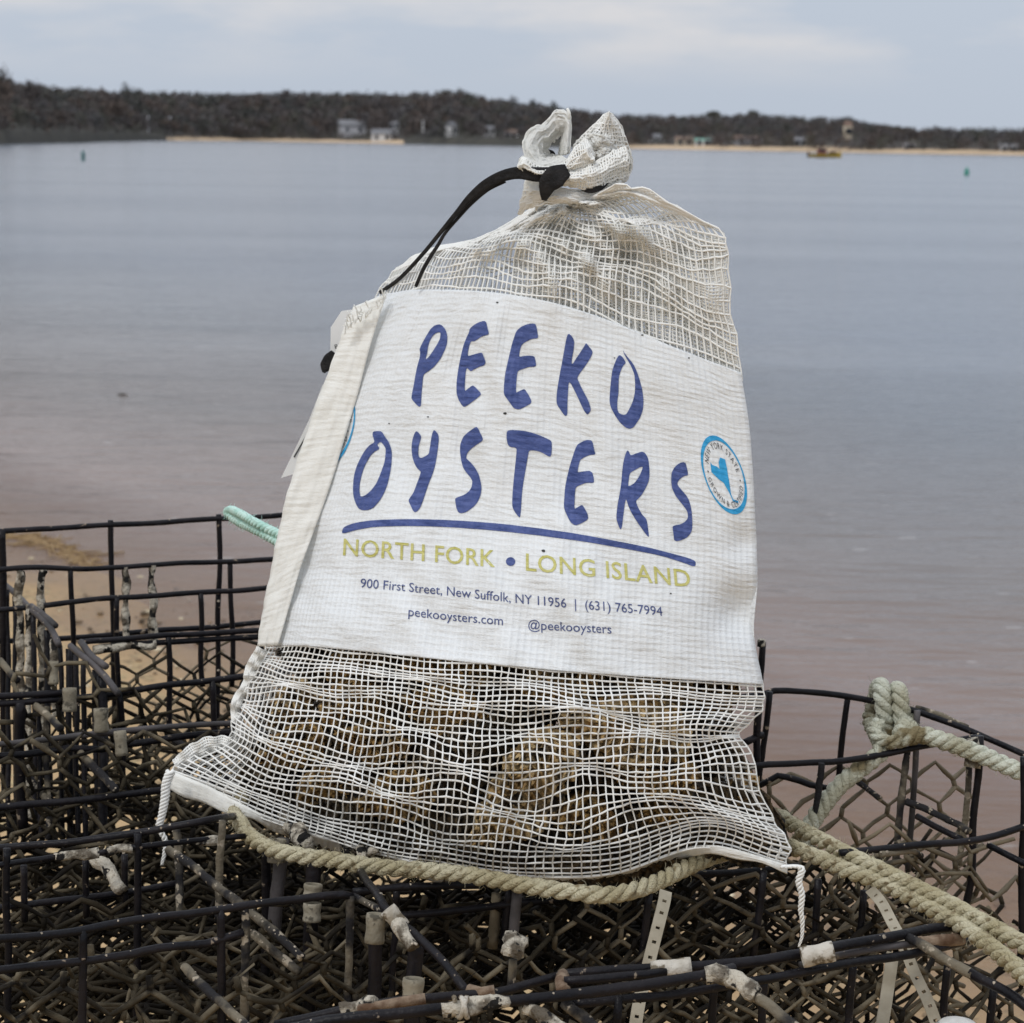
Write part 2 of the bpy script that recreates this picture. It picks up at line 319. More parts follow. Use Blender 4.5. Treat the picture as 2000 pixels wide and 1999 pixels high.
def sand_nodes(m):
    t = m.node_tree; N = t.nodes; L = t.links; b = N['Principled BSDF']; b.inputs['Roughness'].default_value = 0.85; b.inputs['Specular IOR Level'].default_value = 0.2
    g = N.new('ShaderNodeNewGeometry')
    def noise(sc, det=6):
        n = N.new('ShaderNodeTexNoise'); n.inputs['Scale'].default_value = sc; n.inputs['Detail'].default_value = det; L.new(g.outputs['Position'], n.inputs['Vector']); return n
    n1, n2, n3 = noise(6), noise(90), noise(26)
    mx = N.new('ShaderNodeMix'); mx.data_type = 'RGBA'; mx.inputs['A'].default_value = (0.42, 0.275, 0.135, 1); mx.inputs['B'].default_value = (0.54, 0.38, 0.21, 1)
    L.new(n1.outputs['Fac'], mx.inputs['Factor'])
    # grains and small pebbles
    v = N.new('ShaderNodeTexVoronoi'); v.inputs['Scale'].default_value = 70; L.new(g.outputs['Position'], v.inputs['Vector'])
    r = N.new('ShaderNodeMapRange'); r.inputs['From Min'].default_value = 0.50; r.inputs['From Max'].default_value = 0.60; L.new(n3.outputs['Fac'], r.inputs['Value'])
    m2 = N.new('ShaderNodeMix'); m2.data_type = 'RGBA'; L.new(mx.outputs['Result'], m2.inputs['A'])
    hs = N.new('ShaderNodeMix'); hs.data_type = 'RGBA'; hs.inputs['A'].default_value = (0.66, 0.50, 0.26, 1); hs.inputs['B'].default_value = (0.06, 0.042, 0.025, 1)
    L.new(v.outputs['Color'], hs.inputs['Factor']); L.new(hs.outputs['Result'], m2.inputs['B']); L.new(r.outputs[0], m2.inputs['Factor'])
    # wet sand by the waterline is darker and smoother
    sx = N.new('ShaderNodeSeparateXYZ'); L.new(g.outputs['Position'], sx.inputs[0])
    wet = N.new('ShaderNodeMapRange'); wet.interpolation_type = 'SMOOTHSTEP'; wet.inputs['From Min'].default_value = 0.035; wet.inputs['From Max'].default_value = 0.005
    L.new(sx.outputs['Z'], wet.inputs['Value'])
    m3 = N.new('ShaderNodeMix'); m3.data_type = 'RGBA'; L.new(m2.outputs['Result'], m3.inputs['A']); m3.inputs['B'].default_value = (0.20, 0.118, 0.06, 1)
    wf = N.new('ShaderNodeMath'); wf.operation = 'MULTIPLY'; wf.inputs[1].default_value = 0.75; L.new(wet.outputs[0], wf.inputs[0]); L.new(wf.outputs[0], m3.inputs['Factor'])
    L.new(m3.outputs['Result'], b.inputs['Base Color'])
    rr = N.new('ShaderNodeMapRange'); rr.inputs['To Min'].default_value = 0.85; rr.inputs['To Max'].default_value = 0.4; L.new(wet.outputs[0], rr.inputs['Value']); L.new(rr.outputs[0], b.inputs['Roughness'])
    bp = N.new('ShaderNodeBump'); bp.inputs['Strength'].default_value = 0.6; bp.inputs['Distance'].default_value = 0.01
    L.new(n2.outputs['Fac'], bp.inputs['Height']); L.new(bp.outputs[0], b.inputs['Normal'])
sand_nodes(M_sand)
tag(mesh('sand_beach', np.stack([X, Y, Zs], -1), grid_faces(*X.shape), M_sand), kind='structure', label='orange sandy beach running under the wire cages')

M_water = bpy.data.materials.new('bay water'); M_water.use_nodes = True
def water_nodes(m):
    t = m.node_tree; N = t.nodes; L = t.links; b = N['Principled BSDF']
    b.inputs['IOR'].default_value = 1.33; b.inputs['Specular IOR Level'].default_value = 0.5
    g = N.new('ShaderNodeNewGeometry')
    dt = N.new('ShaderNodeVectorMath'); dt.operation = 'DOT_PRODUCT'; dt.inputs[1].default_value = (SH_N[0], SH_N[1], 0); L.new(g.outputs['Position'], dt.inputs[0])
    sd = N.new('ShaderNodeMath'); sd.operation = 'SUBTRACT'; sd.inputs[1].default_value = 4.45 * SH_N[1]; L.new(dt.outputs['Value'], sd.inputs[0])
    def mp(sx, sy, rot=0):
        k = N.new('ShaderNodeMapping'); k.inputs['Scale'].default_value = (sx, sy, 1); k.inputs['Rotation'].default_value = (0, 0, rot); L.new(g.outputs['Position'], k.inputs[0]); return k
    def noise(map_, sc, det=3):
        n = N.new('ShaderNodeTexNoise'); n.inputs['Scale'].default_value = sc; n.inputs['Detail'].default_value = det; L.new(map_.outputs[0], n.inputs['Vector']); return n
    # colour of the water body: thin over sand by the shore, deep and grey-green further out
    wob = noise(mp(0.5, 0.9), 1.0, 4)
    sw = N.new('ShaderNodeMath'); sw.operation = 'MULTIPLY_ADD'; sw.inputs[1].default_value = 1.1; L.new(wob.outputs['Fac'], sw.inputs[0]); L.new(sd.outputs[0], sw.inputs[2])
    rp = N.new('ShaderNodeValToRGB'); e = rp.color_ramp.elements
    e[0].position = 0.0; e[0].color = (0.24, 0.14, 0.095, 1); e[1].position = 1.0; e[1].color = (0.10, 0.125, 0.165, 1)
    for p, c in ((0.12, (0.185, 0.112, 0.080, 1)), (0.30, (0.115, 0.086, 0.070, 1)), (0.62, (0.075, 0.086, 0.104, 1))):
        k = e.new(p); k.color = c
    lg = N.new('ShaderNodeMapRange'); lg.inputs['From Min'].default_value = 0.4; lg.inputs['From Max'].default_value = 9.0; L.new(sw.outputs[0], lg.inputs['Value']); L.new(lg.outputs[0], rp.inputs[0])
    # drifting flecks of foam near the beach
    fl = noise(mp(7, 14, 0.2), 1.0, 2); fr = N.new('ShaderNodeMapRange'); fr.inputs['From Min'].default_value = 0.69; fr.inputs['From Max'].default_value = 0.74; L.new(fl.outputs['Fac'], fr.inputs['Value'])
    fm = N.new('ShaderNodeMapRange'); fm.inputs['From Min'].default_value = 5.5; fm.inputs['From Max'].default_value = 1.0; fm.inputs['To Max'].default_value = 0.6; L.new(sd.outputs[0], fm.inputs['Value'])
    fx = N.new('ShaderNodeMath'); fx.operation = 'MULTIPLY'; L.new(fr.outputs[0], fx.inputs[0]); L.new(fm.outputs[0], fx.inputs[1])
    mc = N.new('ShaderNodeMix'); mc.data_type = 'RGBA'; L.new(rp.outputs[0], mc.inputs['A']); mc.inputs['B'].default_value = (0.5, 0.48, 0.46, 1); L.new(fx.outputs[0], mc.inputs['Factor'])
    L.new(mc.outputs['Result'], b.inputs['Base Color'])
    # ripples: fine chop plus long swell bands; smoother slicks far out
    r1 = noise(mp(3.4, 9.5, 0.22), 1.0, 5); r2 = noise(mp(0.6, 2.0, 0.12), 1.0, 3); r3 = noise(mp(0.02, 0.16, 0.03), 1.0, 3)
    a1 = N.new('ShaderNodeMath'); a1.operation = 'MULTIPLY_ADD'; a1.inputs[1].default_value = 1.25; L.new(r1.outputs['Fac'], a1.inputs[0])
    a2 = N.new('ShaderNodeMath'); a2.operation = 'MULTIPLY'; a2.inputs[1].default_value = 2.1; L.new(r2.outputs['Fac'], a2.inputs[0]); L.new(a2.outputs[0], a1.inputs[2])
    st = N.new('ShaderNodeMapRange'); st.inputs['From Min'].default_value = 0.38; st.inputs['From Max'].default_value = 0.62; st.inputs['To Min'].default_value = 0.13; st.inputs['To Max'].default_value = 0.36
    L.new(r3.outputs['Fac'], st.inputs['Value'])
    bp = N.new('ShaderNodeBump'); bp.inputs['Distance'].default_value = 0.05; L.new(a1.outputs[0], bp.inputs['Height']); L.new(st.outputs[0], bp.inputs['Strength'])
    L.new(bp.outputs[0], b.inputs['Normal']); b.inputs['Roughness'].default_value = 0.13
    # the first centimetres are clear
    th = N.new('ShaderNodeMapRange'); th.inputs['From Min'].default_value = 0.0; th.inputs['From Max'].default_value = 1.1; th.inputs['To Min'].default_value = 0.72; th.inputs['To Max'].default_value = 0.0; L.new(sd.outputs[0], th.inputs['Value'])
    tr = N.new('ShaderNodeBsdfTransparent'); ms = N.new('ShaderNodeMixShader'); L.new(th.outputs[0], ms.inputs[0]); L.new(b.outputs[0], ms.inputs[1]); L.new(tr.outputs[0], ms.inputs[2])
    L.new(ms.outputs[0], N['Material Output'].inputs[0])
water_nodes(M_water)
wx, wy = np.meshgrid(lin((-3000, -50, 8), (-50, 50, 30), (50, 3000, 8)), lin((-300, 0, 6), (0, 60, 30), (60, 800, 20)))
tag(mesh('water', np.stack([wx, wy, np.zeros_like(wx)], -1), grid_faces(*wx.shape), M_water), kind='structure', label='calm grey bay water, brownish over the shallows')

# ------------------------------------------------------------------ the oyster bag
def cr_interp(G, n):
    """Catmull-Rom resample of G (k, ...) at fractional index array n"""
    k = len(G); n = np.clip(np.asarray(n, float), 0, k - 1); i = np.minimum(n.astype(int), k - 2); t = n - i
    g = lambda q: G[np.clip(q, 0, k - 1)]
    sh = t.shape + (1,) * (G.ndim - 1); t = t.reshape(sh)
    a = np.where((i == 0).reshape(sh), 2 * g(i) - g(i + 1), g(i - 1)); d = np.where((i + 2 > k - 1).reshape(sh), 2 * g(i + 1) - g(i), g(i + 2))
    b, c = g(i), g(i + 1)
    return 0.5 * (2 * b + (c - a) * t + (2 * a - 5 * b + 4 * c - d) * t ** 2 + (3 * b - a - 3 * c + d) * t ** 3)
# rows of the cloth, seam to seam, bottom to top (photo points)
ROWS = np.array([
 [(335,1530),(490,1592),(620,1634),(750,1672),(890,1698),(1040,1714),(1200,1708),(1370,1657),(1537,1696)],
 [(352,1484),(500,1550),(636,1594),(760,1622),(895,1645),(1040,1660),(1200,1652),(1378,1604),(1536,1640)],
 [(438,1448),(520,1490),(645,1520),(770,1545),(900,1560),(1045,1570),(1195,1566),(1345,1556),(1502,1588)],
 [(460,1400),(540,1430),(655,1452),(780,1472),(910,1482),(1050,1490),(1190,1490),(1338,1484),(1468,1478)],
 [(478,1345),(560,1365),(670,1380),(790,1395),(915,1405),(1050,1412),(1190,1417),(1330,1422),(1447,1429)],
 [(500,1300),(575,1310),(680,1322),(795,1335),(920,1347),(1052,1358),(1190,1367),(1335,1376),(1489,1385)],
 [(520,1262),(590,1262),(690,1271),(800,1282),(925,1295),(1055,1307),(1190,1318),(1340,1328),(1490,1338)],
 [(530,1170),(610,1164),(708,1165),(816,1172),(937,1185),(1065,1198),(1195,1212),(1340,1225),(1472,1236)],
 [(560,1058),(640,1050),(725,1049),(830,1054),(948,1064),(1070,1080),(1200,1097),(1345,1115),(1479,1132)],
 [(615,900),(685,893),(760,892),(855,895),(962,905),(1079,922),(1205,945),(1345,972),(1474,1000)],
 [(672,730),(730,718),(797,715),(880,717),(977,725),(1084,742),(1205,770),(1335,805),(1464,842)],
 [(735,580),(793,568),(850,566),(917,568),(998,576),(1094,595),(1205,632),(1325,682),(1447,728)],
 [(790,514),(829,500),(878,496),(938,496),(1008,492),(1098,507),(1205,532),(1320,572),(1431,615)],
 [(848,484),(882,484),(922,472),(970,460),(1028,447),(1108,452),(1205,466),(1310,486),(1420,505)],
 [(930,470),(953,460),(986,442),(1026,428),(1073,414),(1123,414),(1190,416),(1290,420),(1405,448)],
 [(1000,434),(1013,424),(1034,411),(1059,404),(1089,400),(1124,400),(1165,397),(1228,378),(1332,412)],
 [(1030,414),(1041,405),(1056,399),(1077,395),(1102,394),(1130,393),(1160,391),(1204,377),(1262,370)],
 [(1062,392),(1070,390),(1080,389),(1095,388),(1115,388),(1135,387),(1155,385),(1175,376),(1205,362)],
], float)
NR = len(ROWS); LB, LT = 6, 11                 # rows of the printed sheet's lower and upper edge
BULGE_F = np.array([.050, .078, .092, .095, .090, .085, .080, .070, .058, .045, .035, .027, .022, .019, .017, .015, .012, .010])
BULGE_B = np.array([.030, .060, .080, .090, .090, .088, .085, .075, .060, .046, .034, .024, .016, .012, .012, .012, .010, .010])
LEAN = np.array([0, .0, .002, .006, .010, .014, .018, .025, .032, .040, .048, .054, .058, .060, .062, .064, .065, .066])
bagn = Noise(21, 2, 3.2, 14); bagn2 = Noise(22, 2, 7.5, 14); bagn3 = Noise(23, 2, 1.6, 8)
def bag_px(u, v):
    """photo point of the cloth at u in 0..1 (left seam to right seam), v in row numbers"""
    sh = np.broadcast_shapes(np.shape(u), np.shape(v)); u = np.broadcast_to(u, sh).ravel(); v = np.broadcast_to(v, sh).ravel()
    k = u * 8; i = np.clip(v.astype(int), 0, NR - 2); t = v - i
    def row(r):
        r = np.clip(r, 0, NR - 1); n = np.clip(k, 0, 8); j = np.minimum(n.astype(int), 7); s = (n - j)[:, None]
        g = lambda q: ROWS[r, np.clip(q, 0, 8)]
        a = np.where((j == 0)[:, None], 2 * g(j) - g(j + 1), g(j - 1)); d = np.where((j == 7)[:, None], 2 * g(j + 1) - g(j), g(j + 2)); b, c = g(j), g(j + 1)
        return .5 * (2 * b + (c - a) * s + (2 * a - 5 * b + 4 * c - d) * s ** 2 + (3 * b - a - 3 * c + d) * s ** 3)
    t = t[:, None]; b, c = row(i), row(i + 1)
    a = np.where((i == 0)[:, None], 2 * b - c, row(i - 1)); d = np.where((i == NR - 2)[:, None], 2 * c - b, row(i + 2))
    P = .5 * (2 * b + (c - a) * t + (2 * a - 5 * b + 4 * c - d) * t ** 2 + (3 * b - a - 3 * c + d) * t ** 3)
    e = (2 * u - 1) ** 9 * np.where(v > LT, 1.0, np.where(v < LB, 1.0, 0.12)) * np.clip(v * 2, 0, 1)
    P[:, 0] += 3.4 * edgen(v * .9, u * .3) * e; P[:, 1] += 2.6 * edgen(v * 1.1 + 7, u * .3) * np.abs(e) * (v > LT)
    return P.reshape(sh + (2,))
edgen = Noise(24, 2, 1.3, 12)
DENTS = [(602, 1110, 26, .012), (590, 1165, 24, .010), (612, 1055, 22, .007), (700, 1240, 40, -.004), (1440, 1195, 34, .014), (1452, 1060, 22, .005), (640, 1215, 60, -.006), (1150, 1215, 120, -.004), (560, 1215, 22, .006)]
def bag_point(u, v, front=True, rough=1.0, off=0.0):
    p = bag_px(u, v); u, v = np.broadcast_arrays(u, v)
    Y0 = 1.63 - 0.15 * u + np.interp(v, range(NR), LEAN)
    prof = np.sin(np.pi * np.clip(u, 0, 1)) ** .75
    b = np.interp(v, range(NR), BULGE_F if front else BULGE_B)
    net_low = np.clip((LB - v) / 1.2, 0, 1); net_up = np.clip((v - LT) / 1.0, 0, 1)
    amp = rough * prof * (.0022 + .0065 * net_low + .0075 * net_up * np.clip((NR - 1 - v) / 2, 0, 1))
    ph = 0 if front else 5.3
    d = b * prof + prof * off + amp * (bagn(u * 2.2 + ph, v * .16) + .55 * bagn2(u * 2.0 + ph, v * .15))
    if front: d = d + (1 - prof) * max(off, 0)
    if front:
        d = d - .013 * np.exp(-(u / .055) ** 2) * np.clip((LT - v) / 2, 0, 1) * np.clip(v - 5, 0, 1)
        for x, y, r, h in DENTS: d = d - h * rough * np.exp(-((p[..., 0] - x) ** 2 + (p[..., 1] - y) ** 2) / (2 * r * r))
    return at_Y(p[..., 0], p[..., 1], Y0 - d if front else Y0 + d)
bag = empty('oyster_bag', 'white mesh bag of oysters with blue hand lettering, tied with black webbing, on wire cages', 'oyster bag')
bag.location = (0, 1.5, 0.785)
bpy.context.view_layer.update()
BAGINV = Matrix.Translation((0, -1.5, -0.785))
def to_bag(o): o.matrix_parent_inverse = BAGINV; return o

def net_obj(name, P, mat, r_h=.00057, r_v=.00047, sides=4, rows=None, cols=None, parent=bag):
    """twine along every grid row and column of the point grid P, as real tubes"""
    parts = []
    n, m, _ = P.shape
    def strands(Q, r):
        k, l, _ = Q.shape
        T = np.gradient(Q, axis=1); T /= np.linalg.norm(T, axis=2, keepdims=True) + 1e-12
        ref = np.array([.03, -1, .25]); A = np.cross(T, ref); A /= np.linalg.norm(A, axis=2, keepdims=True) + 1e-9; B = np.cross(T, A) * .42
        rr = r * (1 + .22 * Noise(int(k * 7 + l), 2, .35)(np.arange(k)[:, None], np.arange(l)[None]))
        a = np.linspace(0, 2 * np.pi, sides, endpoint=False) + np.pi / 4
        V = Q[:, :, None] + 1.5 * rr[..., None, None] * (np.cos(a)[:, None] * A[:, :, None] + np.sin(a)[:, None] * B[:, :, None])
        i = (np.arange(k) * l * sides)[:, None, None]; j = (np.arange(l - 1) * sides)[None, :, None]; s = np.arange(sides)[None, None]; s2 = (s + 1) % sides
        F4 = np.stack(np.broadcast_arrays(i + j + s, i + j + s2, i + j + sides + s2, i + j + sides + s), -1).reshape(-1, 4)
        return V.reshape(-1, 3), F4, np.zeros((0, 3), int)
    parts.append(strands(P, r_h)); parts.append(strands(np.swapaxes(P, 0, 1).copy(), r_v))
    V, Q, T = join(parts)
    return to_bag(tag(mesh(name, V, Q, mat, parent), kind='stuff'))
def net_grid(v0, v1, nv, nu, front, seed, wu=.35, wv=.45, rough=1.0, u0=0., u1=1., off=0.0):
    vv, uu = np.meshgrid(np.linspace(v0, v1, nv), np.linspace(u0, u1, nu), indexing='ij')
    du, dv = (u1 - u0) / (nu - 1), (v1 - v0) / (nv - 1)
    n1, n2, n3, n4 = Noise(seed, 2, 2.6), Noise(seed + 1, 2, 3.4), Noise(seed + 2, 2, 26), Noise(seed + 3, 2, 26)
    ed = np.sin(np.pi * np.clip((vv - v0) / (v1 - v0), 0, 1)) ** .5
    k = (vv - v0) / (NR - 1) * 2
    uj = uu + du * (wu * n1(uu, k) + .10 * n3(uu, k)) * np.sin(np.pi * np.clip((uu - u0) / (u1 - u0), 0, 1)) ** .4
    vj = vv + dv * ed * (wv * 2.0 * n2(uu * 1.2, k * 2) + .12 * n4(uu, k))
    return bag_point(np.clip(uj, 0, 1), np.clip(vj, 0, NR - 1), front, rough, off)
NU = 75
net_obj('lower_netting', net_grid(0.02, LB + .12, 36, NU, True, 31, off=.0006), M_net)
net_obj('lower_netting', net_grid(0.02, LB + .12, 36, NU, False, 41), M_net)
net_obj('upper_netting', net_grid(LT - .15, NR - 1, 31, 72, True, 51, wu=.5, wv=.55, off=.0005), M_net, .00062, .00054)
net_obj('upper_netting', net_grid(LT - .15, NR - 1, 30, 68, False, 61, wu=.6, wv=.6), M_netc, .00056, .00050)
# crumpled inner folds of the slack netting, dense on the right-hand side
net_obj('inner_netting', net_grid(LT - .2, LT + 2.5, 40, 66, True, 71, wu=1.0, wv=1.0, rough=1.5, u0=.50, u1=.995, off=-.004), M_netc, .00050, .00046)
net_obj('inner_netting', net_grid(LT - .2, LT + 2.2, 40, 60, True, 81, wu=1.1, wv=1.1, rough=1.7, u0=.56, u1=.995, off=-.008), M_netc, .00050, .00046)
# printed sheet
lv, lu = np.meshgrid(np.linspace(LB, LT, 140), np.linspace(0, 1, 150), indexing='ij')
def label_pt(u, v, off=0.0): return bag_point(u, v, True, 1.0, .0022 + off)
LG = label_pt(lu, lv)
def arc_uv(G):
    du = np.concatenate([np.zeros((G.shape[0], 1)), np.cumsum(np.linalg.norm(np.diff(G, axis=1), axis=2), axis=1)], 1)
    dv = np.concatenate([np.zeros((1, G.shape[1])), np.cumsum(np.linalg.norm(np.diff(G, axis=0), axis=2), axis=0)], 0)
    return np.stack([np.broadcast_to(du.mean(0), du.shape), dv * .35 + np.broadcast_to(dv.mean(1)[:, None], dv.shape) * .65], -1)
LUV = arc_uv(LG)
label = to_bag(sheet('printed_panel', LG, M_label, bag, LUV, thick=.0006))
label['label'] = 'white woven front panel carrying the blue lettering'
bv, bu = np.meshgrid(np.linspace(LB, LT, 50), np.linspace(0, 1, 60), indexing='ij')
BG = bag_point(bu, bv, False, 1.0, .002)
to_bag(sheet('back_panel', BG, M_label, bag, arc_uv(BG), thick=.0006))
# print: photo outlines cast onto the sheet, so they lie on the cloth as ink does
LT_TREE = BVHTree.FromPolygons([Vector(p) for p in LG.reshape(-1, 3)], grid_faces(*LG.shape[:2]).tolist())
LGF = LG.reshape(-1, 3); LUVF = LUV.reshape(-1, 2); LFACES = grid_faces(*LG.shape[:2])
def ink_cast(px):
    out = np.zeros((len(px), 3)); uv = np.zeros((len(px), 2)); ok = np.zeros(len(px), bool)
    R = ray(px[:, 0], px[:, 1]); O = Vector(CAM)
    for i, r in enumerate(R):
        h, nrm, fi, dist = LT_TREE.ray_cast(O, Vector(r).normalized())
        if h is None: continue
        if nrm.y > 0: nrm = -nrm
        f = LFACES[fi]; wgt = 1 / (np.linalg.norm(LGF[f] - np.array(h), axis=1) + 1e-6); wgt /= wgt.sum()
        out[i] = np.array(h) + np.array(nrm) * .00075; uv[i] = wgt @ LUVF[f]; ok[i] = True
    return out, uv, ok
def ink_mesh(name, V2, faces, mat, parent=None, cell=None):
    bm = bmesh.new(); vs = [bm.verts.new((p[0], p[1], 0)) for p in V2]
    for f in faces:
        try: bm.faces.new([vs[i] for i in f])
        except ValueError: pass
    if cell:
        A = np.array([v.co for v in bm.verts]); lo, hi = A.min(0), A.max(0)
        for ax in (0, 1):
            for q in np.arange(lo[ax] + cell * .5, hi[ax], cell):
                co = [0, 0, 0]; co[ax] = q; no = [0, 0, 0]; no[ax] = 1
                bmesh.ops.bisect_plane(bm, geom=bm.verts[:] + bm.edges[:] + bm.faces[:], plane_co=co, plane_no=no)
    bm.verts.index_update()
    px = np.array([(v.co.x, v.co.y) for v in bm.verts]); P, uv, ok = ink_cast(px)
    fs = [[v.index for v in f.verts] for f in bm.faces]; bm.free()
    fs = [f for f in fs if all(ok[i] for i in f)]
    if not fs: return None
    # keep the printed side towards the viewer
    return mesh(name, P, fs, mat, parent or label, uv=uv)
def fill(polys):
    c = bpy.data.curves.new('outline', 'CURVE'); c.dimensions = '2D'; c.fill_mode = 'BOTH'
    for p in polys:
        s = c.splines.new('POLY'); s.points.add(len(p) - 1); s.use_cyclic_u = True
        for q, a in zip(s.points, p): q.co = (a[0], a[1], 0, 1)
    o = bpy.data.objects.new('outline', c); COL.objects.link(o)
    me = o.to_mesh(); V = [(v.co.x, v.co.y) for v in me.vertices]; fs = [list(p.vertices) for p in me.polygons]
    o.to_mesh_clear(); bpy.data.objects.remove(o); bpy.data.curves.remove(c)
    return V, fs
def rounded(p, it=2):
    p = np.asarray(p, float)
    for _ in range(it):
        q = np.roll(p, -1, 0); p = np.stack([.80 * p + .20 * q, .20 * p + .80 * q], 1).reshape(-1, 2)
    return p
def crop(p, ox, oy, sc): return [(ox + a / sc, oy + b / sc) for a, b in p]
K = 6.44
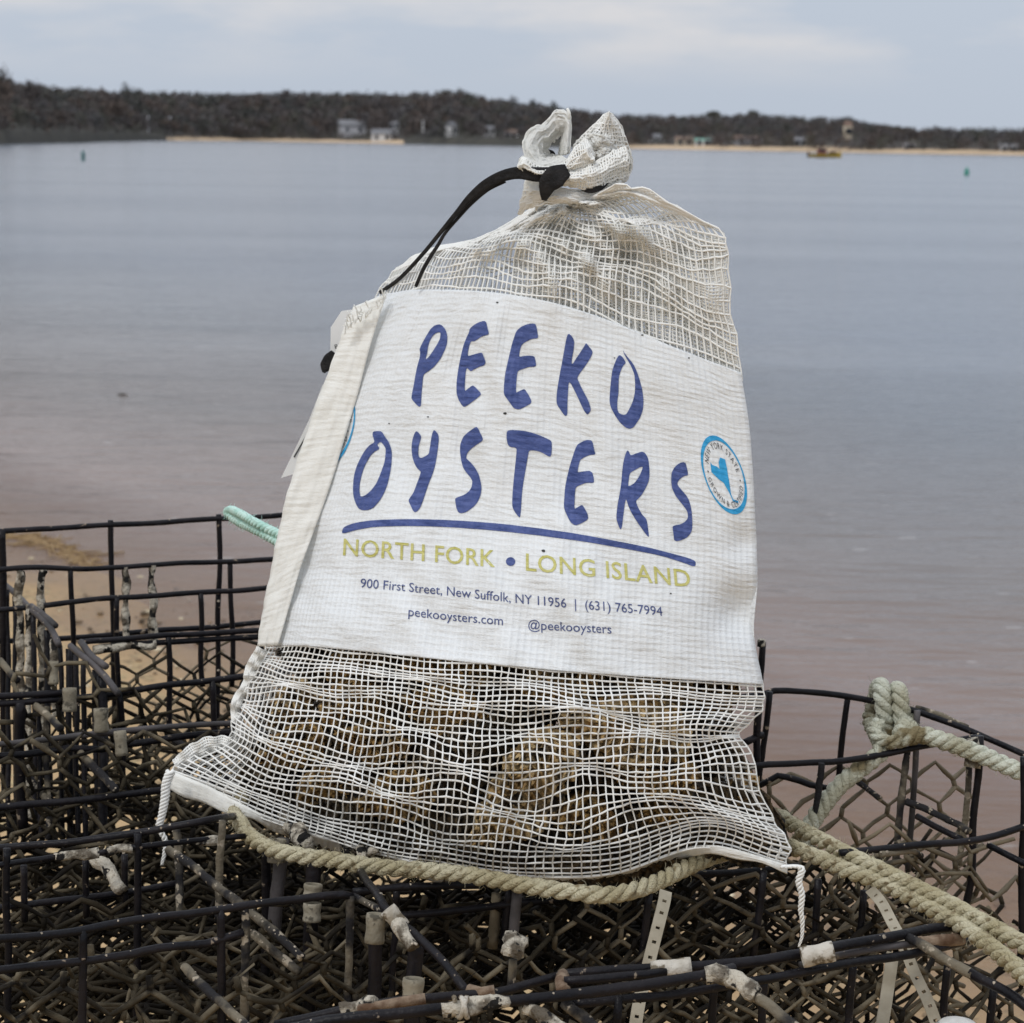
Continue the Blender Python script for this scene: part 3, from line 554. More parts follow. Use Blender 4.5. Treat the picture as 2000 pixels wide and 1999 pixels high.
LETTERS = [
 ('P', 780, 600, [[(510,220),(545,235),(590,290),(612,370),(605,470),(570,560),(520,660),(450,750),(390,800),(320,845),(305,880),(300,950),(285,1120),(280,1235),(265,1258),(240,1250),(158,1160),(165,1100),(190,980),(215,830),(240,720),(265,640),(270,570),(262,540),(270,510),(310,430),(355,350),(400,280),(450,235)],
   [(527,320),(520,400),(490,460),(430,560),(375,635),(345,662),(340,640),(358,590),(365,520),(385,440),(430,360),(480,325)]]),
 ('E', 780, 600, [[(1075,175),(1100,195),(1115,260),(1135,340),(1120,352),(1050,370),(1000,400),(950,435),(905,432),(885,500),(870,570),(868,622),(920,605),(1000,582),(1050,575),(1070,630),(1095,690),(1080,735),(1010,755),(940,790),(905,812),(880,790),(860,768),(845,790),(835,880),(828,1000),(830,1062),(870,1030),(930,985),(965,1015),(1035,1090),(1025,1115),(960,1170),(870,1235),(825,1260),(800,1250),(745,1170),(722,1090),(722,980),(735,860),(755,740),(785,600),(815,480),(850,390),(885,320),(890,280),(930,240),(1000,195)]]),
 ('E', 780, 600, [[(1660,208),(1715,215),(1730,250),(1750,370),(1745,398),(1680,400),(1610,430),(1555,460),(1530,500),(1515,560),(1505,630),(1560,618),(1640,612),(1705,622),(1715,660),(1728,735),(1705,755),(1640,755),(1560,780),(1490,805),(1480,850),(1470,950),(1465,1085),(1500,1065),(1570,1035),(1590,1050),(1630,1110),(1665,1180),(1660,1215),(1600,1250),(1520,1290),(1470,1288),(1430,1265),(1380,1190),(1318,1105),(1318,1000),(1330,860),(1355,740),(1390,600),(1420,480),(1450,380),(1480,300),(1530,255),(1590,225)]]),
 ('K', 1050, 600, [[(385,340),(410,345),(445,385),(465,440),(455,540),(435,640),(428,712),(445,718),(480,660),(545,565),(590,495),(612,452),(645,495),(690,550),(695,585),(660,660),(600,750),(540,830),(500,890),(530,960),(580,1060),(640,1170),(672,1270),(670,1310),(640,1350),(620,1348),(580,1290),(530,1180),(470,1060),(420,965),(400,945),(390,980),(385,1080),(378,1200),(378,1350),(365,1370),(345,1370),(310,1320),(245,1225),(243,1130),(255,1020),(275,900),(300,760),(330,600),(355,460),(370,380)]]),
 ('O', 1050, 600, [[(1072,540),(1110,600),(1160,660),(1215,730),(1255,820),(1290,930),(1320,1040),(1335,1180),(1325,1300),(1290,1390),(1240,1470),(1200,1520),(1155,1535),(1110,1520),(1040,1460),(970,1360),(920,1260),(905,1190),(912,1070),(925,930),(940,800),(965,720),(1000,640),(1030,605),(1065,625),(1110,690),(1105,715),(1080,735),(1045,800),(1022,880),(1020,1000),(1020,1080),(1005,1190),(1005,1290),(1025,1340),(1080,1360),(1110,1355),(1140,1310),(1195,1200),(1225,1080),(1230,960),(1220,850),(1190,770),(1160,710),(1120,650),(1095,600)]]),
 ('O', 680, 820, [[(320,150),(410,145),(440,165),(470,220),(515,275),(545,360),(557,440),(550,560),(530,690),(500,820),(460,930),(400,1030),(330,1110),(260,1142),(190,1145),(140,1125),(100,1050),(72,960),(68,850),(78,720),(110,600),(160,490),(215,395),(280,320),(340,290),(330,240),(315,200)],
   [(370,315),(415,280),(445,310),(480,365),(478,430),(465,540),(430,640),(400,720),(360,810),(300,890),(240,945),(190,970),(160,965),(150,900),(155,800),(180,690),(220,580),(270,485),(330,410),(395,375),(395,350)]]),
 ('Y', 680, 820, [[(865,143),(900,170),(928,215),(915,270),(895,340),(890,430),(900,475),(930,485),(980,460),(1020,435),(1035,340),(1055,200),(1080,130),(1110,150),(1140,190),(1148,250),(1135,360),(1120,470),(1100,580),(1070,680),(1030,780),(990,900),(950,1020),(915,1110),(875,1160),(840,1168),(820,1150),(765,1030),(770,1005),(830,920),(870,810),(905,720),(925,655),(880,620),(845,560),(815,470),(805,360),(815,260),(840,180)]]),
 ('S', 680, 820, [[(1615,90),(1635,105),(1665,170),(1698,240),(1690,270),(1630,310),(1550,370),(1500,430),(1490,490),(1540,530),(1600,600),(1650,690),(1675,790),(1685,870),(1670,960),(1630,1050),(1560,1120),(1480,1170),(1420,1182),(1385,1165),(1365,1110),(1348,1000),(1375,980),(1440,960),(1510,920),(1555,860),(1570,780),(1545,730),(1490,670),(1445,600),(1425,510),(1410,400),(1415,310),(1450,225),(1510,165)]]),
 ('T', 960, 820, [[(195,140),(260,130),(400,140),(500,162),(610,200),(720,250),(758,275),(760,370),(755,440),(740,470),(710,460),(640,415),(560,390),(475,385),(460,460),(440,580),(420,700),(400,820),(385,960),(378,1100),(365,1237),(340,1220),(300,1170),(265,1100),(265,1000),(275,840),(290,680),(305,540),(315,440),(320,365),(290,350),(235,345),(205,315),(190,230)]]),
 ('E', 960, 820, [[(1200,255),(1265,260),(1285,310),(1295,375),(1312,430),(1300,443),(1235,447),(1170,475),(1115,510),(1100,580),(1085,668),(1150,655),(1235,645),(1270,670),(1285,720),(1292,790),(1270,800),(1200,795),(1130,820),(1065,850),(1055,930),(1050,1030),(1045,1128),(1085,1105),(1140,1072),(1165,1095),(1215,1190),(1220,1255),(1150,1300),(1065,1335),(1020,1320),(980,1280),(925,1160),(908,1100),(915,980),(930,840),(960,700),(1000,550),(1040,420),(1075,320),(1130,285)]]),
 ('R', 1160, 850, [[(425,195),(440,210),(460,262),(530,235),(600,210),(640,225),(680,290),(692,370),(700,470),(695,560),(660,650),(610,740),(560,800),(525,830),(545,900),(600,1000),(655,1055),(670,1120),(690,1260),(690,1282),(670,1275),(600,1180),(530,1080),(470,980),(430,890),(405,800),(390,860),(378,960),(365,1060),(355,1150),(340,1188),(325,1180),(285,1070),(285,1000),(300,870),(325,740),(345,600),(355,460),(370,340),(390,260),(410,210)],
   [(615,400),(605,440),(570,520),(520,595),(470,635),(430,648),(435,590),(445,510),(460,475),(520,440),(580,405)]]),
 ('S', 1160, 850, [[(1125,340),(1155,355),(1170,410),(1185,480),(1182,510),(1150,510),(1090,545),(1048,600),(1055,640),(1110,700),(1170,770),(1205,840),(1228,940),(1238,1050),(1240,1160),(1225,1230),(1170,1290),(1100,1325),(1040,1338),(1005,1325),(1000,1260),(985,1150),(1020,1135),(1090,1125),(1150,1090),(1185,1040),(1180,980),(1150,920),(1090,850),(1020,760),(980,670),(970,580),(975,480),(1010,410),(1065,360)]]),
]
for ch, ox, oy, polys in LETTERS:
    V2, fs = fill([rounded(crop(p, ox, oy, K)) for p in polys])
    ink_mesh('letter', V2, fs, M_blue, cell=9)
ul = [(60,70),(110,52),(200,40),(330,36),(480,37),(650,46),(800,58),(950,76),(1100,97),(1250,122),(1400,150),(1500,172),(1600,198),(1680,220),(1712,235),(1708,262),(1650,240),(1550,208),(1400,178),(1250,152),(1100,130),(950,110),(800,93),(650,80),(480,70),(330,68),(200,72),(120,85),(47,106),(48,85)]
V2, fs = fill([rounded(crop(ul, 650, 1000, 2.415), 1)]); ink_mesh('underline', V2, fs, M_blue, cell=9)
dotc = [(997.8 + 9.2 * math.cos(t), 1097.7 + 8.6 * math.sin(t)) for t in np.linspace(0, 6.283, 24, endpoint=False)]
V2, fs = fill([dotc]); ink_mesh('dot', V2, fs, M_blue)
def glyphs(text, bold=0.0, spacing=1.0):
    c = bpy.data.curves.new('text', 'FONT'); c.body = text; c.size = 1.0; c.offset = bold; c.resolution_u = 3; c.space_character = spacing
    o = bpy.data.objects.new('text', c); COL.objects.link(o)
    me = o.to_mesh(); V = np.array([(v.co.x, v.co.y) for v in me.vertices]); fs = [list(p.vertices) for p in me.polygons]
    o.to_mesh_clear(); bpy.data.objects.remove(o); bpy.data.curves.remove(c)
    return V, fs
CAPH = None
def cap_height():
    V, _ = glyphs('H'); return V[:, 1].max()
CAPH = cap_height()
def line_text(name, text, base, up0, up1, height, mat, bold=0.0, spacing=1.0):
    """text along the photo polyline `base`; `up` turns from up0 to up1; height of capitals in photo pixels"""
    V, fs = glyphs(text, bold, spacing)
    x0, x1 = V[:, 0].min(), V[:, 0].max(); t = (V[:, 0] - x0) / (x1 - x0)
    base = np.array(base, float); d = np.concatenate([[0], np.cumsum(np.linalg.norm(np.diff(base, axis=0), axis=1))]); d /= d[-1]
    P = np.stack([np.interp(t, d, base[:, 0]), np.interp(t, d, base[:, 1])], -1)
    U = (1 - t)[:, None] * np.array(up0) + t[:, None] * np.array(up1)
    return ink_mesh(name, P + U * (V[:, 1] / CAPH * height)[:, None], fs, mat)
line_text('lettering', 'NORTH FORK', [(671,1085),(820,1095.5),(967,1108.5)], (.06,-1), (.0,-1), 32, M_olive, .009, 1.05)
line_text('lettering', 'LONG ISLAND', [(1028,1114.7),(1190,1130),(1349,1147.5)], (.0,-1), (-.10,-1), 32.5, M_olive, .009, 1.05)
line_text('lettering', '900 First Street, New Suffolk, NY 11956  |  (631) 765-7994', [(705,1148),(850,1161),(1006,1178),(1150,1191),(1294,1203.5)], (.08,-1), (-.10,-1), 17.5, M_navy, .0)
line_text('lettering', 'peekooysters.com', [(798,1204),(890,1213.5),(982.5,1222)], (.04,-1), (.0,-1), 17.5, M_navy, .0)
line_text('lettering', '@peekooysters', [(1032,1229),(1113,1233.5),(1194.5,1238)], (.0,-1), (-.05,-1), 17.5, M_navy, .0)
# round state seals, on the right edge and half under the left seam
def seal(cx, cy, A, B):
    A = np.array(A, float); B = np.array(B, float); C = np.array((cx, cy), float)
    mp = lambda q: C + q[:, :1] * A + q[:, 1:] * B
    t = np.linspace(0, 2 * np.pi, 72, endpoint=False); ring = np.stack([np.cos(t), np.sin(t)], -1)
    V = np.vstack([mp(ring), mp(ring * (.90 + .035 * np.sin(2 * t + .6))[:, None])]); n = 72
    em = ink_mesh('emblem', V, [[i, (i + 1) % n, n + (i + 1) % n, n + i] for i in range(n)], M_cyan)
    if em is None: return
    ny = [(-.62,-.02),(-.57,.24),(-.50,.18),(-.28,.17),(-.17,.12),(-.15,.30),(-.02,.44),(.22,.43),(.22,.18),(.20,.02),(.19,-.22),(.16,-.46),(.22,-.60),(.46,-.60),(.44,-.66),(.20,-.66),(.08,-.44),(-.10,-.22),(-.32,-.16)]
    V2, fs = fill([mp(np.array(ny) * [.95, 1.0]).tolist()]); ink_mesh('emblem', V2, fs, M_cyan)
    def ring_text(txt, a0, a1, r, h, flip):
        Vs, Fs, o = [], [], 0
        ws = []
        for ch in txt:
            V, f = glyphs(ch) if ch != ' ' else (np.array([[0, 0], [.30, 0]]), []); ws.append((V, f, V[:, 0].max() + .08))
        tot = sum(k[2] for k in ws); x = 0
        for V, f, wd in ws:
            a = a0 + (a1 - a0) * (x + wd / 2) / tot
            if f:
                k = h / CAPH; lx = (V[:, 0] - V[:, 0].max() / 2) * k * .80; ly = V[:, 1] * k
                if not flip: q = np.stack([(r + ly) * np.cos(a) + lx * np.sin(a), (r + ly) * np.sin(a) - lx * np.cos(a)], -1)
                else: q = np.stack([(r - ly) * np.cos(a) - lx * np.sin(a), (r - ly) * np.sin(a) + lx * np.cos(a)], -1)
                Vs.append(mp(q)); Fs += [[i + o for i in g] for g in f]; o += len(V)
            x += wd
        ink_mesh('seal_lettering', np.vstack(Vs), Fs, M_black)
    ring_text('NEW YORK STATE', math.radians(166), math.radians(14), .66, .165, False)
    ring_text('GROWN & CERTIFIED', math.radians(192), math.radians(348), .83, .15, True)
    for a in (182, 358):
        q = np.array([(.74 * math.cos(math.radians(a)) + .03 * i, .74 * math.sin(math.radians(a)) + .02 * j) for i, j in ((-1, -1), (1, -1), (1, 1), (-1, 1))])
        ink_mesh('seal_lettering', mp(q), [[0, 1, 2, 3]], M_black)
seal(1413.6, 928, (42.2, 12), (-15.2, -76))
seal(655, 838, (36, 4), (18, -76))
# specks of mud on the sheet
for x, y, r in ((987, 808, 3), (1062, 1077, 3.4), (837, 815, 1.6), (863, 566, 2.4), (972, 592, 2), (1345, 700, 1.6), (761, 828, 1.4), (1310, 1160, 1.6), (1255, 655, 1.8), (1200, 700, 1.2)):
    q = [(x + r * 1.4 * math.cos(t) * random.uniform(.6, 1.2), y + r * .8 * math.sin(t)) for t in np.linspace(0, 6.28, 8, endpoint=False)]
    V2, fs = fill([q]); ink_mesh('speck', V2, fs, M_ink)
# ribbed seam flap along the left edge
fo = np.array([(690,600),(672,640),(655,690),(628,762),(601,840),(576,915),(556,985),(540,1060),(524,1140),(512,1200),(503,1263)], float)
fi = np.array([(748,577),(730,630),(712,690),(691,770),(672,832),(650,905),(624,985),(603,1045),(580,1112),(560,1182),(538,1262)], float)
tt = np.linspace(0, 10, 90); fo = cr_interp(fo, tt); fi = cr_interp(fi, tt)
ss = np.linspace(-.12, 1, 12)
Yb = 1.63 + np.interp(tt, range(11), np.linspace(.054, .018, 11))
fl = np.zeros((90, 12, 3)); fln = Noise(77, 2, 3)
for j, q in enumerate(ss):
    p = fi + (fo - fi) * q; p = p + np.stack([np.sin(tt * 5.1) * .8 + np.sin(tt * 13) * .5, 0 * tt], -1) * max(q, 0)
    fl[:, j] = at_Y(p[:, 0], p[:, 1], Yb - .030 + .012 * q + .0008 * fln(tt * .4, q) - .0015 * math.sin(3 * max(q, 0)))
to_bag(sheet('seam_flap', fl, M_flap, bag, np.stack([np.broadcast_to(ss * .02, (90, 12)), np.broadcast_to((tt * .024)[:, None], (90, 12))], -1), thick=.0008))
fringe = []
for k in range(26):                            # frayed top of the flap
    x = random.uniform(672, 752); y = 640 - (x - 672) * .80 + random.uniform(-8, 16)
    p0 = at_Y(x, y, 1.648); p1 = at_Y(x + random.uniform(-6, 7), y + random.uniform(-15, -5), 1.643); p2 = at_Y(x + random.uniform(-10, 11), y + random.uniform(-20, -7), 1.647)
    fringe.append(tube(np.array([p0, p1, p2]), .0005, 4, False))
to_bag(tag(tube_obj('frayed_threads', fringe, M_netc, bag), kind='stuff'))
# lower left net edge gathered into a frilled seam, and the rolled bottom hem
def frill(pts, Yc, width, seed, name, mat, n=120, wav=9.0):
    pts = smooth_path(np.array([at_Y(x, y, Yc) for x, y in pts]), .0016); m = len(pts)
    T, N_, B_ = frames(pts, (0, 1, 0)); q = np.linspace(-1, 1, 7); nz = Noise(seed, 2, 1.2)
    s_ = np.arange(m) * .0016
    wv = .0022 * np.sin(s_ * 6.28 / .011 + 1.2 * np.sin(s_ * 70))
    G = pts[:, None] + (q[None, :, None] * width * (1 + .25 * nz(s_ * 40, 0))[:, None, None]) * N_[:, None] + ((wv[:, None] * (.4 + np.abs(q))[None]) + .0018 * (1 - q ** 2))[..., None] * -np.abs(B_[:, None] * [0, 1, 0]) 
    return net_obj(name, np.swapaxes(G, 0, 1).copy(), mat, .0007, .00055)
frill([(512,1268),(497,1296),(489,1310),(487,1330),(478,1345),(462,1372),(459,1392),(468,1415),(466,1440),(452,1455)], 1.635, .0038, 5, 'side_seam', M_net)
frill([(452,1455),(432,1452),(405,1456),(372,1474),(345,1494)], 1.628, .006, 6, 'side_seam', M_net)
hemT = cr_interp(ROWS[0], np.linspace(0, 8, 110)); un = np.linspace(0, 1, 110)
qn = np.linspace(0, 1, 7); HG = np.zeros((110, 7, 3)); hz = Noise(88, 1, 2.2)
for j, q in enumerate(qn):
    mid_ = np.clip(np.minimum((un - .12) / .12, (.90 - un) / .06), 0, 1); p = hemT + np.stack([-6 * (1 - un) * q, -7 + 4 * mid_ - 17 * np.clip((.16 - un) / .10, 0, 1) + (17 + 16 * np.clip((.16 - un) / .10, 0, 1) + 4 * np.sin(un * 31) + 3 * np.sin(un * 83)) * q * (1 + .45 * mid_ * (un < .62) - .3 * mid_ * (un >= .62))], -1)
    Yh = 1.63 - .15 * un - BULGE_F[0] * np.sin(np.pi * un) ** .75 - .004 + .008 * mid_ + .016 * q * mid_
    HG[:, j] = at_Y(p[:, 0], p[:, 1], Yh + .002 * hz(un * 6) * q + .004 * (q - .5) ** 2)
to_bag(sheet('bottom_hem', HG, M_flap, bag, np.stack([np.broadcast_to((un * .4)[:, None], (110, 7)), np.broadcast_to(qn * .012, (110, 7))], -1), thick=.0012))
def chain_tail(name, pts, Yc, r):
    P = smooth_path(np.array([at_Y(x, y, Yc) for x, y in pts]), .001); m = len(P); parts = []
    s_ = np.linspace(0, 1, m); ln = m * .001
    taper = np.interp(s_, [0, .55, 1], [1, .75, .3])
    for k in range(3):
        ph = k * 2.094
        off = np.stack([np.sin(s_ * ln / .009 * 6.28 + ph) * r, np.cos(s_ * ln / .009 * 6.28 + ph) * r * .6, 0 * s_], -1) * taper[:, None]
        parts.append(tube(P + off, r * .62 * taper, 6))
    return to_bag(tube_obj(name, parts, M_net, bag))
chain_tail('thread_tail', [(334,1506),(325,1530),(322,1560),(317,1590),(311,1618),(322,1640),(322,1662),(316,1690)], 1.600, .0027)
chain_tail('thread_tail', [(1530,1694),(1557,1693),(1566,1700),(1560,1722),(1566,1748),(1564,1778),(1567,1800),(1566,1830),(1560,1850)], 1.452, .0020)
# gathered neck, ruffle above the tie
def patch(name, rowsA, rowsB, yA, yB, bow, nu, nv, seed, rough, mat, rh=.0005, rv=.0005, parent=None):
    """net patch between two photo curves; bow pushes its middle towards the viewer"""
    A = cr_interp(np.array(rowsA, float), np.linspace(0, len(rowsA) - 1, nu)); B = cr_interp(np.array(rowsB, float), np.linspace(0, len(rowsB) - 1, nu))
    t = np.linspace(0, 1, nv)[:, None]; u = np.linspace(0, 1, nu)[None]
    P = A[None] + (B - A)[None] * t[..., None]
    n1, n2 = Noise(seed, 2, 2.2), Noise(seed + 1, 2, 6)
    Yp = np.interp(u, np.linspace(0, 1, len(yA)), yA) * (1 - t) + np.interp(u, np.linspace(0, 1, len(yB)), yB) * t - bow * np.sin(np.pi * t) + rough * (n1(u, t) + .5 * n2(u, t))
    P = P + np.stack([n1(u * 3, t * 3), n2(u * 2, t * 2)], -1) * 1.6
    G = at_Y(P[..., 0], P[..., 1], Yp)
    return net_obj(name, G, mat, rh, rv)
YT = 1.60
def ruff(*a, **k): return patch('ruffle', *a, **k)
# left curl: outer rim to inner hollow, twice for a doubled edge
ol = [(1112,300),(1113,262),(1114,228),(1100,217),(1085,220),(1062,242),(1040,250),(1025,270),(1021,290),(1032,316),(1055,326),(1080,324),(1106,312)]
il = [(1092,302),(1096,284),(1098,268),(1092,266),(1085,270),(1079,276),(1074,282),(1071,288),(1070,294),(1073,301),(1079,304),(1086,305),(1092,304)]
ruff(ol, il, [YT - .004, YT, YT + .008, YT, YT - .012, YT - .02, YT - .02], [YT + .012] * 3, .006, 120, 15, 301, .0012, M_netc, .00055, .00055)
ruff(ol, il, [YT + .004, YT + .006, YT + .012, YT + .006, YT - .004, YT - .012, YT - .012], [YT + .016] * 3, -.004, 56, 9, 305, .0018, M_netc, .00050, .00046)
# right lobe: front and back of a puffed fold
la = [(1188,221),(1166,240),(1143,262),(1122,288),(1130,312),(1145,335),(1150,352)]
lb = [(1192,222),(1208,240),(1221,268),(1231,300),(1233,326),(1226,348),(1206,366)]
ruff(la, lb, [YT] * 2, [YT] * 2, .020, 22, 17, 311, .0018, M_net, .00056, .00050)
ruff(la, lb, [YT] * 2, [YT] * 2, .012, 24, 18, 313, .002, M_netc, .00052, .00050)
ruff(la, lb, [YT] * 2, [YT] * 2, -.018, 24, 18, 312, .0016, M_netc, .00056, .00052)
# small inner fold of the right lobe
ruff([(1150,262),(1144,280),(1150,300),(1166,312)], [(1196,268),(1204,290),(1200,308),(1184,318)], [YT - .014] * 2, [YT - .014] * 2, .010, 30, 26, 315, .001, M_netc, .0006, .0006)
# band that sweeps across the front, rolled upper lip
ruff([(1012,325),(1022,306),(1046,323),(1078,326),(1105,314),(1124,288),(1146,274),(1157,296),(1160,312)], [(1014,328),(1028,336),(1048,346),(1076,341),(1104,334),(1126,328),(1142,324),(1152,320),(1160,314)], [YT - .026] * 2, [YT - .030] * 2, .006, 44, 7, 321, .001, M_net, .00056, .00048)
ruff([(1012,325),(1022,306),(1046,323),(1078,326),(1105,314),(1124,288),(1146,274),(1157,296),(1160,312)], [(1014,328),(1028,336),(1048,346),(1076,341),(1104,334),(1126,328),(1142,324),(1152,320),(1160,314)], [YT - .022] * 2, [YT - .026] * 2, .002, 40, 7, 322, .001, M_netc, .00054, .00048)
# open net wound round below it on the right
ruff([(1080,342),(1106,333),(1140,326),(1165,316),(1195,298),(1222,288)], [(1092,362),(1112,364),(1140,368),(1168,366),(1195,352),(1228,342)], [YT - .026, YT - .03, YT - .02], [YT - .022, YT - .03, YT - .016], .008, 30, 9, 331, .0008, M_net, .00072, .00066)
# gathered neck below the tie
ruff([(1028,352),(1060,356),(1100,368),(1140,374),(1175,368),(1212,352)], [(1012,420),(1045,402),(1090,396),(1128,396),(1168,392),(1218,384)], [YT - .012, YT - .024, YT - .012], [YT - .010, YT - .030, YT - .010], .004, 66, 11, 341, .001, M_net, .00056, .00050)
ruff([(1030,352),(1060,356),(1100,368),(1140,374),(1175,368),(1206,352)], [(1046,410),(1060,402),(1090,396),(1128,396),(1168,392),(1210,378)], [YT - .008, YT - .020, YT - .008], [YT - .006, YT - .026, YT - .006], .004, 60, 11, 342, .001, M_netc, .00056, .00050)
ruff([(1026,352),(1032,350),(1040,352),(1050,356)], [(1034,380),(1040,386),(1048,388),(1056,388)], [YT + .01] * 2, [YT + .01] * 2, .002, 20, 14, 343, .001, M_netc, .0007, .0007)
to_bag(tube_obj('loose_thread', [tube(smooth_path([at_Y(1111, 232, YT), at_Y(1112, 222, YT - .002), at_Y(1108, 213, YT)], .001), [.0011] * len(smooth_path([at_Y(1111, 232, YT), at_Y(1112, 222, YT - .002), at_Y(1108, 213, YT)], .001)), 6)], M_netc, bag))
# black webbing tie with a long loose loop
def ribbon(pts, widths, Ys, twist, name, thick=.0014):
    P = np.array([at_Y(x, y, q) for (x, y), q in zip(pts, Ys)]); n = len(P)
    k = np.linspace(0, n - 1, n * 9); C = cr_interp(P, k); Wd = np.interp(k, range(n), widths) / F * 1.62; tw = np.interp(k, range(n), twist)
    T = np.gradient(C, axis=0); T /= np.linalg.norm(T, axis=1)[:, None]
    A = np.cross(T, [0, -1, 0]); A /= np.linalg.norm(A, axis=1)[:, None]; Bv = np.cross(T, A)
    D_ = np.cos(tw)[:, None] * A + np.sin(tw)[:, None] * Bv
    q = np.linspace(-.5, .5, 5); G = C[:, None] + q[None, :, None] * Wd[:, None, None] * D_[:, None]
    return to_bag(sheet(name, G, M_blackstrap, bag, thick=thick))
ribbon([(1108,342),(1075,342),(1045,341),(1012,338),(980,345),(948,361),(918,386),(893,415),(864,450),(828,494),(782,543),(742,572)], [26, 29, 27, 23, 21, 18, 13, 9, 7.5, 7, 7, 7], [YT - .031, YT - .032, YT - .032, YT - .030, YT - .028, YT - .024, YT - .015, YT - .005, YT + .01, YT + .035, YT + .06, YT + .075], [0, 0, 0, 0, 0, 0, .2, .4, .4, .4, .4, .4], 'tie_strap')
ribbon([(985,352),(952,370),(920,398),(893,428),(870,455),(855,480),(842,500),(826,528),(812,560)], [12, 9, 7, 5.5, 5.5, 6, 7, 7, 6], [YT - .024, YT - .018, YT - .010, YT, YT + .008, YT + .015, YT + .02, YT + .025, YT + .03], [0, .2, .4, .5, .5, .5, .4, .3, .3], 'tie_strap')
ribbon([(1108,333),(1086,345),(1072,358),(1066,374),(1063,390)], [24, 44, 38, 24, 9], [YT - .033, YT - .036, YT - .036, YT - .034, YT - .030], [.1, 0, 0, 0, 0], 'tie_knot', .003)
ribbon([(1128,366),(1150,373),(1170,368),(1186,356)], [4, 9, 11, 8], [YT - .026, YT - .030, YT - .028, YT - .022], [0, 0, 0, 0], 'tie_strap')
ribbon([(1152,320),(1162,312),(1175,318)], [9, 20, 6], [YT - .016, YT - .018, YT - .016], [0, 0, 0], 'tie_strap')
ribbon([(1066,296),(1076,302),(1084,314)], [10, 16, 10], [YT + .02, YT + .02, YT + .02], [0, 0, 0], 'tie_strap')
ribbon([(654,690),(645,702),(637,716),(632,728)], [18, 28, 26, 6], [1.70, 1.70, 1.70, 1.70], [0, 0, 0, 0], 'strap_end', .003)
# paper tag hanging behind the seam
tp = [(646,640),(667,608),(720,600),(706,690),(676,770),(640,850),(575,926),(549,934),(604,820),(630,752),(644,744)]
tg = empty('paper_tag', 'white paper tag tucked behind the bag seam, clipped corner and small print', 'tag'); tg.location = (-.2, 1.69, 1.15)
TAGINV = Matrix.Translation((.2, -1.69, -1.15)); V2, fs = fill([tp])
V2 = np.array(V2)
tagY = lambda p: 1.700 + .00006 * (900 - p[:, 1])
o = mesh('tag_card', at_Y(V2[:, 0], V2[:, 1], tagY(V2)), fs, M_paper, tg, smooth=False); o.matrix_parent_inverse = TAGINV
sm = o.modifiers.new('thickness', 'SOLIDIFY'); sm.thickness = .0006; sm.offset = 0
def tag_text(txt, p0, p1, h, nm):
    V, f = glyphs(txt); x = V[:, 0] / V[:, 0].max(); p0, p1 = np.array(p0, float), np.array(p1, float); d = p1 - p0; nrm = np.array((d[1], -d[0])) / np.linalg.norm(d)
    P = p0 + x[:, None] * d + (V[:, 1] / CAPH * h)[:, None] * nrm
    q = mesh(nm, at_Y(P[:, 0], P[:, 1], tagY(P) - .0012), f, M_ink, tg, smooth=False); q.matrix_parent_inverse = TAGINV
tag_text('BLT', (654, 682), (676, 676), 8, 'tag_lettering')
for a, b, c, d in ((573, 893, 600, 846), (583, 918, 590, 900), (588, 905, 594, 893)):
    P = np.array([(a, b), (a + 2.6, b + 1), (c + 2.6, d + 1), (c, d)]); q = mesh('tag_print', at_Y(P[:, 0], P[:, 1], tagY(P) - .0012), [[0, 1, 2, 3]], M_ink, tg, smooth=False); q.matrix_parent_inverse = TAGINV

# ------------------------------------------------------------------ oysters in the bag
M_oyster = []
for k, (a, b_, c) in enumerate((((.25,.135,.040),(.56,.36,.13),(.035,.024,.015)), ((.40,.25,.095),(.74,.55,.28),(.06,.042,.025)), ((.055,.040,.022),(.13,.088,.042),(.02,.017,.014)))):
    m = material('oyster shell', a, b_, 34, .35, .65, rough=.75, bump=.9, bscale=150, bdist=.004, c3=c, s3=42, lo3=.55, hi3=.66, stretch=(1, 2.6, 1))
    t = m.node_tree; pb = t.nodes['Principled BSDF']; tcx = t.nodes.new('ShaderNodeTexCoord'); mpx = t.nodes.new('ShaderNodeMapping'); mpx.inputs['Location'].default_value = (.045, 0, 0); t.links.new(tcx.outputs['Object'], mpx.inputs[0])
    wv = t.nodes.new('ShaderNodeTexWave'); wv.wave_type = 'RINGS'; wv.rings_direction = 'Z'; wv.inputs['Scale'].default_value = 46; wv.inputs['Distortion'].default_value = 5; wv.inputs['Detail'].default_value = 4; wv.inputs['Detail Scale'].default_value = 1.4; t.links.new(mpx.outputs[0], wv.inputs['Vector'])
    rg = t.nodes.new('ShaderNodeMapRange'); rg.inputs['From Min'].default_value = .15; rg.inputs['From Max'].default_value = .6; rg.inputs['To Min'].default_value = .48; rg.inputs['To Max'].default_value = 1.25; t.links.new(wv.outputs['Fac'], rg.inputs['Value'])
    old = pb.inputs['Base Color'].links[0].from_socket; sc = t.nodes.new('ShaderNodeVectorMath'); sc.operation = 'SCALE'; t.links.new(old, sc.inputs[0]); t.links.new(rg.outputs[0], sc.inputs['Scale']); t.links.new(sc.outputs[0], pb.inputs['Base Color'])
    bq = t.nodes.new('ShaderNodeBump'); bq.inputs['Strength'].default_value = .8; bq.inputs['Distance'].default_value = .003; t.links.new(wv.outputs['Fac'], bq.inputs['Height']); t.links.new(pb.inputs['Normal'].links[0].from_socket, bq.inputs['Normal']); t.links.new(bq.outputs[0], pb.inputs['Normal'])
    M_oyster.append(m)
